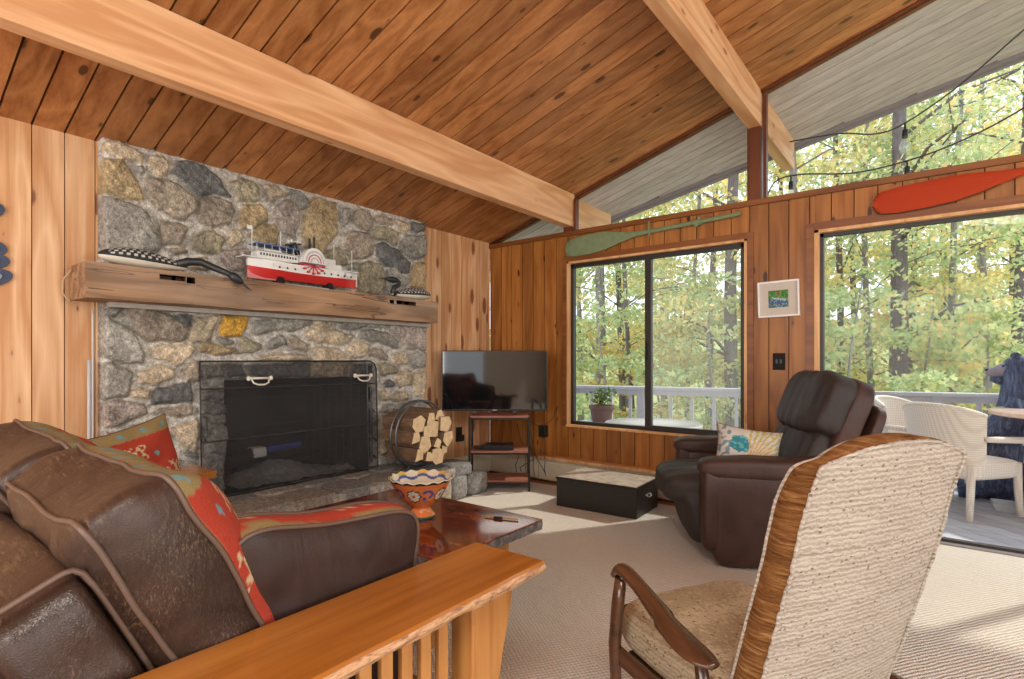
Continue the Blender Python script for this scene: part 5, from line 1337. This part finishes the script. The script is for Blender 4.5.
# potted plant on a bench in the corner of the deck
bn = thing('deck_bench', 'pale slatted bench in the far left corner of the deck under the potted plant', 'bench', (-3.1, 5.5, DZ))
for k in range(5): mb = MB(); mb.box(-3.45+k*.13, -3.34+k*.13, 4.9, 5.85, .38, .41); mb.build('slat', M['rail_paint'], bn)
for y in (5.0, 5.7):
    mb = MB(); mb.box(-3.42, -2.86, y-.04, y+.04, DZ, .38); mb.build('support', M['rail_paint'], bn)
pp = thing('potted_plant', 'terracotta brown pot with small leafy plant on the deck bench', 'potted plant', (-3.05, 5.58, .41))
mb = MB(); mb.lathe([(.0, 0), (.10, .0), (.13, .17), (.145, .18), (.145, .22), (.125, .22), (.12, .18), (.0, .17)], 24); mb.build('pot', plain('pot_brown', (.16,.085,.07), .6), pp, smooth=40, local=True)
rngp = np.random.RandomState(5)
def leaves(name, centers, per, rad, size, m, parent, flat=.35, up=.6, seed=0, local=False, origin=(0,0,0)):
    rng = np.random.RandomState(seed); C = np.repeat(np.array(centers, float), per, 0); n = len(C)
    if np.ndim(rad) == 0: rad = np.full(len(centers), rad)
    Rr = np.repeat(np.array(rad), per)
    d = rng.normal(size=(n, 3)); d /= np.linalg.norm(d, axis=1)[:, None]; d *= (rng.uniform(0, 1, n)**.45)[:, None]*Rr[:, None]; d[:, 2] *= flat
    P = C+d; nr = rng.normal(size=(n, 3))*(1-up*.5); nr[:, 2] += up; nr /= np.linalg.norm(nr, axis=1)[:, None]
    t = rng.normal(size=(n, 3)); a = np.cross(nr, t); a /= np.linalg.norm(a, axis=1)[:, None]; b = np.cross(nr, a)
    sz = (size*rng.uniform(.6, 1.25, n))[:, None]
    V = np.stack([P-a*sz*.5, P+b*sz*.34-a*sz*.05, P+a*sz*.55, P-b*sz*.34-a*sz*.05], 1).reshape(-1, 3) - np.array(origin)
    me = bpy.data.meshes.new(name); me.vertices.add(4*n); me.vertices.foreach_set('co', V.ravel().astype(np.float32)); me.loops.add(4*n); me.loops.foreach_set('vertex_index', np.arange(4*n, dtype=np.int32))
    me.polygons.add(n); me.polygons.foreach_set('loop_start', np.arange(0, 4*n, 4, dtype=np.int32)); me.polygons.foreach_set('loop_total', np.full(n, 4, dtype=np.int32)); me.update(calc_edges=True); me.materials.append(m)
    o = bpy.data.objects.new(name, me); COL.objects.link(o)
    if parent is not None: o.parent = parent
    return o
def leafm(name, stops, trans=.55):
    t = NT(name); t.n.remove(t.b); r = t.node('ShaderNodeNewGeometry').outputs['Random Per Island']
    c = t.ramp(r, stops)
    df = t.node('ShaderNodeBsdfDiffuse', {'Color': c}); tl = t.node('ShaderNodeBsdfTranslucent', {'Color': c}); mx = t.node('ShaderNodeMixShader', {0: trans, 1: df.outputs[0], 2: tl.outputs[0]})
    t.l.new(mx.outputs[0], t.n['Material Output'].inputs[0]); return t.m
LG = leafm('maple_leaves_green', [(0, (.36,.47,.22)), (.35, (.54,.62,.34)), (.7, (.70,.74,.42)), (1, (.86,.80,.42))])
LY = leafm('maple_leaves_yellow', [(0, (.58,.58,.28)), (.4, (.80,.70,.32)), (.8, (.88,.72,.32)), (1, (.86,.52,.26))])
LM = leafm('mixed_leaves', [(0, (.40,.50,.26)), (.5, (.62,.67,.38)), (.85, (.84,.74,.38)), (1, (.88,.60,.32))])
LD_ = leafm('dark_leaves', [(0, (.06,.11,.04)), (1, (.20,.30,.10))], .4)
leaves('foliage', [(0, 0, .28), (.05, .05, .34), (-.07, 0, .32)], 40, .12, .05, LD_, pp, .8, .3, 3)
mb = MB()
for a in range(5): mb.tube([(0, 0, .2), (.06*cos(a*1.3), .06*sin(a*1.3), .42)], .004, 5)
mb.build('stem', plain('stem', (.12,.14,.05), .7), pp, local=True)
# round wicker side table outside the left window
def weave(name, a, b, s_=60):
    t = NT(name); v = t.obj(); 
    w1 = t.node('ShaderNodeTexWave', {'Vector': v, 'Scale': s_*.45}, bands_direction='Z').outputs[1]; w2 = t.node('ShaderNodeTexWave', {'Vector': t.mapp(v, (1,1,1), (0,0,radians(45))), 'Scale': s_*.42}, bands_direction='X').outputs[1]
    h = t.math('MULTIPLY', w1, w2); t.base(t.ramp(h, [(.02, a), (.35, b)])); t.set(.55); t.bump(h, .45, .004); return t.m
WK = weave('pale_wicker', (.70,.60,.52), (.84,.75,.67), 42)
WG = weave('grey_wicker', (.28,.26,.26), (.62,.60,.58))
rt = thing('round_patio_table', 'round pale wicker patio table on the deck outside the left window', 'table', (-2.17, 4.98, DZ))
mb = MB(); mb.lathe([(0, .55), (.44, .55), (.455, .56), (.46, .59), (.45, .605), (0, .61)], 48); mb.build('tabletop', WG, rt, smooth=30, local=True)
mb = MB(); mb.lathe([(.42, .50), (.435, .55), (.42, .55), (.41, .50)], 48); mb.build('apron', WG, rt, smooth=40, local=True)
for k in range(4):
    a = pi/4+k*pi/2; mb = MB(); mb.tube([(.36*cos(a), .36*sin(a), .55), (.40*cos(a), .40*sin(a), 0)], .022, 8); mb.build('leg', WG, rt, smooth=60, local=True)

# wicker tub chairs (local: faces +y)
def wicker_chair(loc, rz, label):
    o = thing('wicker_chair', label, 'chair', loc, rz, 'wicker chairs at the deck table')
    # back shell: curved sheet with thickness
    def shell(u, v, d):
        a = radians(-62 + 124*u)
        H = .86 - .07*abs((2*u-1))**2.4
        z = .38 + (H-.38)*v; r = .30 + .045*v + d
        return Vector((sin(a)*r*1.0, -cos(a)*r*.92 - .03*v + .02, z))
    mb = MB(); mb.surf(lambda u, v: shell(u, v, .0), 30, 12); mb.surf(lambda u, v: shell(u, v, .022), 30, 12)
    mb.surf(lambda u, v: shell(u, 1, .022*v), 30, 1); mb.surf(lambda u, v: shell(u, 0, .022*v), 30, 1)
    for e in (0, 1): mb.surf(lambda u, v: shell(e, v, .022*u), 1, 12)
    mb.build('backrest', WK, o, smooth=50, local=True)
    mb = MB(); mb.tube([shell(i/30, 1, .011) for i in range(31)], .017, 8); mb.build('top_roll', WK, o, smooth=180, local=True)
    for s in (0, 1):
        e = shell(s, 1, .011); sx = 1 if s else -1
        mb = MB(); mb.tube([(e.x, e.y, e.z-.17), (e.x*1.02, e.y+.10, e.z-.175), (e.x*1.0, .22, e.z-.19), (e.x*.98, .285, e.z-.24), (e.x*.96, .275, .42)], [.02, .024, .026, .024, .02], 8); mb.build('armrest', WK, o, smooth=180, local=True)
    mb = MB(); mb.puff(0, .03, .37, .285, .27, .075, 6, 12); mb.build('seat', WK, o, smooth=180, local=True)
    for x, y, dx, dy in ((-.235, -.20, -.02, -.05), (.235, -.20, .02, -.05), (-.25, .255, -.01, .02), (.25, .255, .01, .02)):
        mb = MB(); mb.tube([(x, y, .42), (x+dx*.3, y+dy*.3, .2), (x+dx, y+dy, 0)], [.030, .026, .022], 8); mb.build('leg', WK, o, smooth=180, local=True)
    return o
wc = wicker_chair((.13, 5.66, DZ), facing(.60, .80), 'pale wicker armchair on the deck, its back to the glass door, nearest the table')
dup(wc, (-.12, 6.10, DZ), facing(.95, -.30), 'pale wicker armchair half hidden behind the nearer wicker chair by the deck railing')
# table with dark pedestal
dt = thing('deck_table', 'deck dining table with pinkish top and dark red wooden legs at the right edge', 'table', (.95, 6.0, DZ))
TP = wood('pink_tabletop', (.50,.33,.27), (.70,.50,.42), 'x', .4, .1, per=False)
mb = MB(); mb.lathe([(0, .765), (.60, .765), (.62, .775), (.62, .80), (.60, .81), (0, .81)], 48); mb.build('tabletop', TP, dt, smooth=30, local=True)
RDW = plain('dark_red_wood', (.16,.045,.03), .45)
for a in (radians(200), radians(290), radians(20), radians(110)):
    mb = MB(); mb.bar((.40*cos(a), .40*sin(a), .0), (.34*cos(a), .34*sin(a), .765), .09, .07, up=(cos(a), sin(a), 0)); mb.build('leg', RDW, dt, local=True, bevel=.004)
mb = MB(); mb.bar((-.45, -.16, .14), (.45, .16, .14), .06, .07); mb.bar((-.16, .45, .14), (.16, -.45, .14), .06, .07); mb.build('stretcher', RDW, dt, local=True)
tr = thing('grey_tray', 'small grey tray lying on the deck under the table', 'tray', (.50, 5.92, DZ))
mb = MB(); mb.loft([[(a*s, b*s, z) for a, b in ((-.16,-.11),(.16,-.11),(.16,.11),(-.16,.11))] for s, z in ((.8, 0), (1, .06), (.94, .06), (.76, .01))]); mb.build('tray_body', plain('tray_grey', (.42,.44,.47), .5), tr, local=True)

# carved bear behind the table, head in profile towards the left
def bear():
    o = thing('bear_statue', 'dark blue carved wooden bear statue with pale snout standing behind the deck table', 'statue', (.50, 6.42, DZ))
    def furm():
        t = NT('carved_fur'); v = t.obj(); w = t.noise(t.mapp(v, (38, 38, 7)), 1.2, 4, .6, .7)
        t.base(t.ramp(w, [(.38, (.014,.02,.05)), (.56, (.055,.08,.19)), (.75, (.20,.24,.38))])); t.set(.5); t.bump(w, 1.0, .03); return t.m
    F = furm()
    rings = []
    # silhouette sections from the ground to the crown: (z, cx, rx, ry)
    S = [(0, .05, .26, .24), (.12, .05, .29, .27), (.35, .07, .30, .28), (.55, .08, .27, .25), (.72, .09, .21, .20), (.86, .09, .165, .16), (.97, .075, .135, .135), (1.05, .055, .120, .125), (1.12, .045, .115, .12), (1.18, .05, .105, .105), (1.225, .06, .078, .075), (1.245, .065, .03, .03)]
    for z, cx, rx, ry in S:
        rings.append([(cx+cos(a)*rx*(1+.05*sin(a*9+z*5)), sin(a)*ry*(1+.05*sin(a*9+z*5)), z) for a in [2*pi*k/40 for k in range(40)]])
    mb = MB(); mb.loft(rings)
    mb.build('body', F, o, smooth=180, local=True)
    mb = MB(); mb.tube([(.02, 0, 1.13), (-.05, 0, 1.12), (-.10, 0, 1.105), (-.145, 0, 1.10), (-.162, 0, 1.105)], [.095, .078, .054, .042, .02], 14, flat=.85); mb.build('snout', plain('snout_paint', (.22,.19,.24), .6, vary=.5), o, smooth=180, local=True)
    mb = MB(); mb.puff(-.155, 0, 1.122, .018, .024, .016, 2.5, 6); mb.build('nose', M['black_plastic'], o, smooth=180, local=True)
    mb = MB(); mb.tube([(-.04, 0, 1.04), (-.09, 0, 1.035), (-.135, 0, 1.045)], [.06, .04, .02], 10); mb.build('jaw', F, o, smooth=180, local=True)
    for s in (-1, 1):
        mb = MB(); mb.puff(.03, s*.085, 1.235, .028, .016, .042, 2.4, 8, M=T(.03, s*.085, 1.235) @ R(-s*15, 'X') @ T(-.03, -s*.085, -1.235)); mb.build('ear', F, o, smooth=180, local=True)
        mb = MB(); mb.puff(-.055, s*.078, 1.16, .010, .010, .010, 2, 6); mb.build('eye', M['black_plastic'], o, smooth=180, local=True)
        mb = MB(); mb.tube([(.05, s*.20, .86), (-.03, s*.25, .68), (-.16, s*.20, .55), (-.24, s*.13, .52)], [.085, .080, .065, .05], 12); mb.build('foreleg', F, o, smooth=180, local=True)
        mb = MB(); mb.tube([(.02, s*.20, .30), (-.15, s*.19, .16), (-.28, s*.18, .055), (-.36, s*.18, .045)], [.12, .11, .07, .045], 12); mb.build('hind_leg', F, o, smooth=180, local=True)
bear()

# ---------------------------------------------------------------- string lights under the eave
def catm(P, n=6):
    P = [Vector(p) for p in P]; out = []
    for i in range(len(P)-1):
        p0_, p1_, p2_, p3_ = P[max(i-1, 0)], P[i], P[i+1], P[min(i+2, len(P)-1)]
        for k in range(n): t = k/n; out.append(.5*((2*p1_)+(p2_-p0_)*t+(2*p0_-5*p1_+4*p2_-p3_)*t*t+(-p0_+3*p1_-3*p2_+p3_)*t**3))
    return out+[P[-1]]
BG = glassm('bulb_glass', .3, .25, (.9,.9,.85))
def string(pts, bulbs, label):
    c = catm(pts); c0 = c[0]
    o = thing('string_lights', label, 'string lights', tuple(c0))
    mb = MB(); mb.tube(c, .006, 6); mb.build('cable', plain('cable_dark', (.04,.04,.045), .6), o, smooth=180)
    for i in bulbs:
        p = Vector(i)
        mb = MB(); mb.tube([p, p+Vector((0,0,-.05))], .007, 6); mb.lathe([(.0, -.05), (.020, -.05), (.022, -.10), (.017, -.115), (0, -.115)], 12, M=T(*p)); mb.build('socket', M['black_plastic'], o, smooth=40)
        mb = MB(); mb.lathe([(.0, -.11), (.015, -.115), (.034, -.16), (.038, -.19), (.028, -.225), (0, -.24)], 16, M=T(*p)); mb.build('bulb', BG, o, smooth=180)
string([(-1.24, 5.3, 3.07), (-1.0, 5.3, 3.075), (-.647, 5.3, 3.05), (-.40, 5.3, 2.985), (-.204, 5.3, 3.02), (.131, 5.3, 3.217), (.483, 5.3, 3.50), (.8, 5.4, 3.78)], [(-.204, 5.3, 3.015)], 'string light cable with one clear bulb, rising to the right under the eave')
string([(-1.24, 5.3, 3.07), (-1.26, 5.3, 2.95)], [(-1.25, 5.3, 2.96)], 'single hanging bulb beside the end of the right ceiling beam outside')
string([(-1.25, 5.35, 2.58), (-1.15, 5.3, 2.745), (-.948, 5.3, 2.77), (-.55, 5.3, 2.70), (-.172, 5.3, 2.722), (.15, 5.3, 2.80), (.483, 5.3, 2.944), (1.1, 5.3, 3.3)], [(-1.02, 5.3, 2.77), (-.19, 5.3, 2.72)], 'lower string light cable with two bulbs outside the right clerestory window')

# ---------------------------------------------------------------- ground and woods
def gz(x, y):
    return -1.6 - .05*max(0, y-7) + .5*noise.noise(Vector((x*.12, y*.12, 0))) + max(0, y-26)*.22
def ground_mat():
    t = NT('forest_floor'); v = t.obj(); n = t.noise(v, 3, 6, .7); n2 = t.noise(v, .3, 3)
    c = t.ramp(n, [(.3, (.16,.14,.06)), (.5, (.34,.33,.12)), (.7, (.55,.48,.20))]); t.base(t.mix(n2, c, (.28,.36,.12))); t.set(.95); t.bump(n, .6, .05); return t.m
mb = MB(); mb.surf(lambda u, v: (-60+110*u, 4.0+70*v, gz(-60+110*u, 4.0+70*v)), 70, 50); struct(mb.build('ground', ground_mat(), smooth=180))
def trunkm(name, a, b):
    t = NT(name); v = t.obj(); n = t.noise(t.mapp(v, (9, 9, 2)), 2, 5, .7, .5); t.base(t.ramp(n, [(.3, a), (.7, b)])); t.set(.9); t.bump(n, .8, .02); return t.m
TG = trunkm('grey_bark', (.18,.15,.15), (.40,.36,.35)); TD = trunkm('dark_bark', (.10,.075,.075), (.25,.20,.20))
def at(px, D):
    s = (px-512)/545; a = radians(38)
    return (-sin(a)+s*cos(a))*D, (cos(a)+s*sin(a))*D
def tree(px, D, r, h, lean, zc, crown, ncl, per, leafs, bark, label, seed, size=.13, low=False, grp='trees of the wood beyond the deck'):
    x, y = at(px, D); z0 = gz(x, y)-.15; rng = random.Random(seed)
    o = thing('tree', label, 'tree', (x, y, z0), 0, grp)
    n = 12; pts = []; rad = []
    for i in range(n+1):
        t = i/n; pts.append((x + lean*h*t + .10*sin(t*5+seed), y+.10*cos(t*4+seed), z0+h*t)); rad.append(r*(1-.62*t)*(1.25 if i == 0 else 1))
    mb = MB(); mb.tube(pts, rad, 10)
    cs = []; rs = []
    nb = 11
    for k in range(nb):
        t = .26+.70*k/nb if not low else .12+.8*k/nb; b = Vector(pts[int(t*n)]); a = rng.uniform(0, 2*pi); ln = crown*rng.uniform(.55, 1.0)*(1-.35*t)
        e = b+Vector((cos(a)*ln, sin(a)*ln, ln*rng.uniform(.15, .55))); m_ = b.lerp(e, .5)+Vector((0, 0, .12*ln))
        mb.tube([b, m_, e], [r*.28*(1-.5*t), r*.16, .012], 6)
        for q in range(3):
            tw = b.lerp(e, .45+.2*q); a2 = a+rng.uniform(-1.2, 1.2); e2 = tw+Vector((cos(a2), sin(a2), rng.uniform(.0, .6)))*ln*.4
            mb.tube([tw, e2], [r*.09, .006], 5); cs.append(tuple(e2)); rs.append(rng.uniform(.5, .8)*crown*.33)
        cs.append(tuple(e)); rs.append(crown*.33)
    for k in range(ncl):
        a = rng.uniform(0, 2*pi); rr = crown*sqrt(rng.random()); t = rng.uniform(.08 if low else .2, 1.06)
        cs.append((pts[min(n, int(t*n))][0]+cos(a)*rr*(1.05-.4*t), y+sin(a)*rr*(1.05-.4*t), z0+h*t)); rs.append(rng.uniform(.25, .5)*crown*.6)
    mb.build('trunk', bark, o, smooth=180)
    leaves('foliage', cs, per, rs, size, leafs, o, .42, .45, seed, origin=(x, y, z0))
    return o
TREES = [
 # px, D, r, h, lean, zc, crown, ncl, per, leaf, bark, label, seed, size
 (888, 11.5, .20, 13, .035, 0, 3.0, 50, 90, LM, TD, 'thick dark leaning trunk seen through the glass door, its crown green', 1, .15),
 (873, 12.5, .085, 11, -.01, 0, 2.2, 26, 80, LG, TG, 'slender grey tree just left of the thick dark leaning trunk', 2, .14),
 (955, 12.0, .085, 13, .01, 0, 2.6, 40, 90, LG, TG, 'straight slender grey trunk in the middle of the glass door view', 3, .15),
 (1022, 13.0, .16, 13, .0, 0, 2.8, 40, 80, LM, TD, 'dark trunk at the right edge of the glass door view', 4, .15),
 (907, 15.0, .11, 12, .01, 0, 2.8, 40, 80, LY, TD, 'yellow leaved tree behind the thick leaning trunk', 5, .16),
 (596, 13.0, .15, 12, .0, 0, 2.6, 40, 80, LG, TG, 'grey trunk at the left side of the sliding window', 6, .15),
 (618, 14.0, .10, 11, .01, 0, 2.4, 36, 80, LM, TD, 'dark slim trunk second from the left in the sliding window', 7, .15),
 (634, 12.0, .06, 10, -.02, 0, 2.2, 36, 80, LG, TD, 'thin bent tree left of the window mullion', 8, .14),
 (735, 11.0, .15, 12, .005, 0, 2.6, 40, 80, LY, TD, 'broad trunk at the right side of the sliding window', 9, .14),
 (690, 12.5, .06, 11, .02, 0, 2.8, 50, 90, LY, TG, 'orange tinged young maple in the middle of the right window pane', 10, .14),
 (560, 15.0, .13, 12, .0, 0, 2.8, 40, 80, LM, TG, 'tree partly hidden by the left window reveal', 11, .17),
 (790, 13.0, .12, 13, .0, 0, 2.8, 40, 80, LM, TG, 'tree standing behind the wall between window and glass door', 12, .16),
 (835, 14.0, .10, 13, .01, 0, 2.8, 50, 80, LY, TD, 'yellow tree at the left edge of the glass door view', 13, .16),
 (985, 16.0, .12, 14, .0, 0, 3.2, 50, 80, LY, TG, 'pale yellow tree behind the straight slender trunk', 14, .18),
]
for a in TREES:
    a = list(a); a[8] = int(a[8]*.62); a[13] *= .78; tree(*a)
rngt = random.Random(77)
far_lab = ['far green tree deep in the wood, %s', 'far yellow tree deep in the wood, %s']
spots = [(540, 'leftmost of the far row'), (585, 'behind the left half of the sliding window'), (625, 'just left of the window mullion line'), (665, 'just right of the window mullion line'), (705, 'behind the right pane of the sliding window'), (745, 'behind the right edge of the sliding window'),
         (785, 'behind the post of the right roof beam'), (825, 'behind the left edge of the glass door'), (862, 'left of the thick leaning trunk'), (900, 'behind the thick leaning trunk'), (940, 'left of the straight slender trunk'), (975, 'right of the straight slender trunk'), (1010, 'behind the bear statue'), (1060, 'at the far right of the row')]
for i, (px, wl_) in enumerate(spots):
    D = rngt.uniform(20, 27)
    tree(px+rngt.uniform(-8, 8), D, .16, rngt.uniform(12, 16), 0, 0, 3.6, 46, 42, (LM, LY, LG)[i % 3], TG if i % 2 else TD, ('far %s tree deep in the wood, ' % ('mixed green', 'yellow', 'light green')[i % 3])+wl_, 100+i, .22, True)
# low saplings and undergrowth beyond the railing
for i, (px, D, wl_) in enumerate([(600, 10.5, 'below the left window pane'), (660, 11.5, 'beyond the round patio table'), (720, 10.5, 'below the right window pane'), (850, 10.0, 'beyond the recliner headrest'), (920, 11.0, 'behind the wicker chairs'), (985, 10.5, 'left of the bear statue'), (1040, 11, 'right of the bear statue'), (560, 12, 'at the far left'), (780, 11, 'behind the wall between window and door')]):
    tree(px, D, .035, rngt.uniform(3.0, 4.6), rngt.uniform(-.03, .03), 0, 1.4, 22, 40, (LG, LY, LM)[i % 3], TG, 'leafy sapling rising behind the deck railing, '+wl_, 200+i, .11, True, 'saplings behind the deck railing')
cs = []; rs = []
for i in range(420):
    px = rngt.uniform(420, 1180); D = rngt.uniform(9, 34); x, y = at(px, D); 
    if y < 8.5: continue
    cs.append((x, y, gz(x, y)+rngt.uniform(.1, .7))); rs.append(rngt.uniform(.5, 1.3))
o = leaves('undergrowth', cs, 60, rs, .22, LM, None, .5, .5, 9); tag(o, 'low green and yellow undergrowth covering the forest floor', 'undergrowth', kind='stuff')
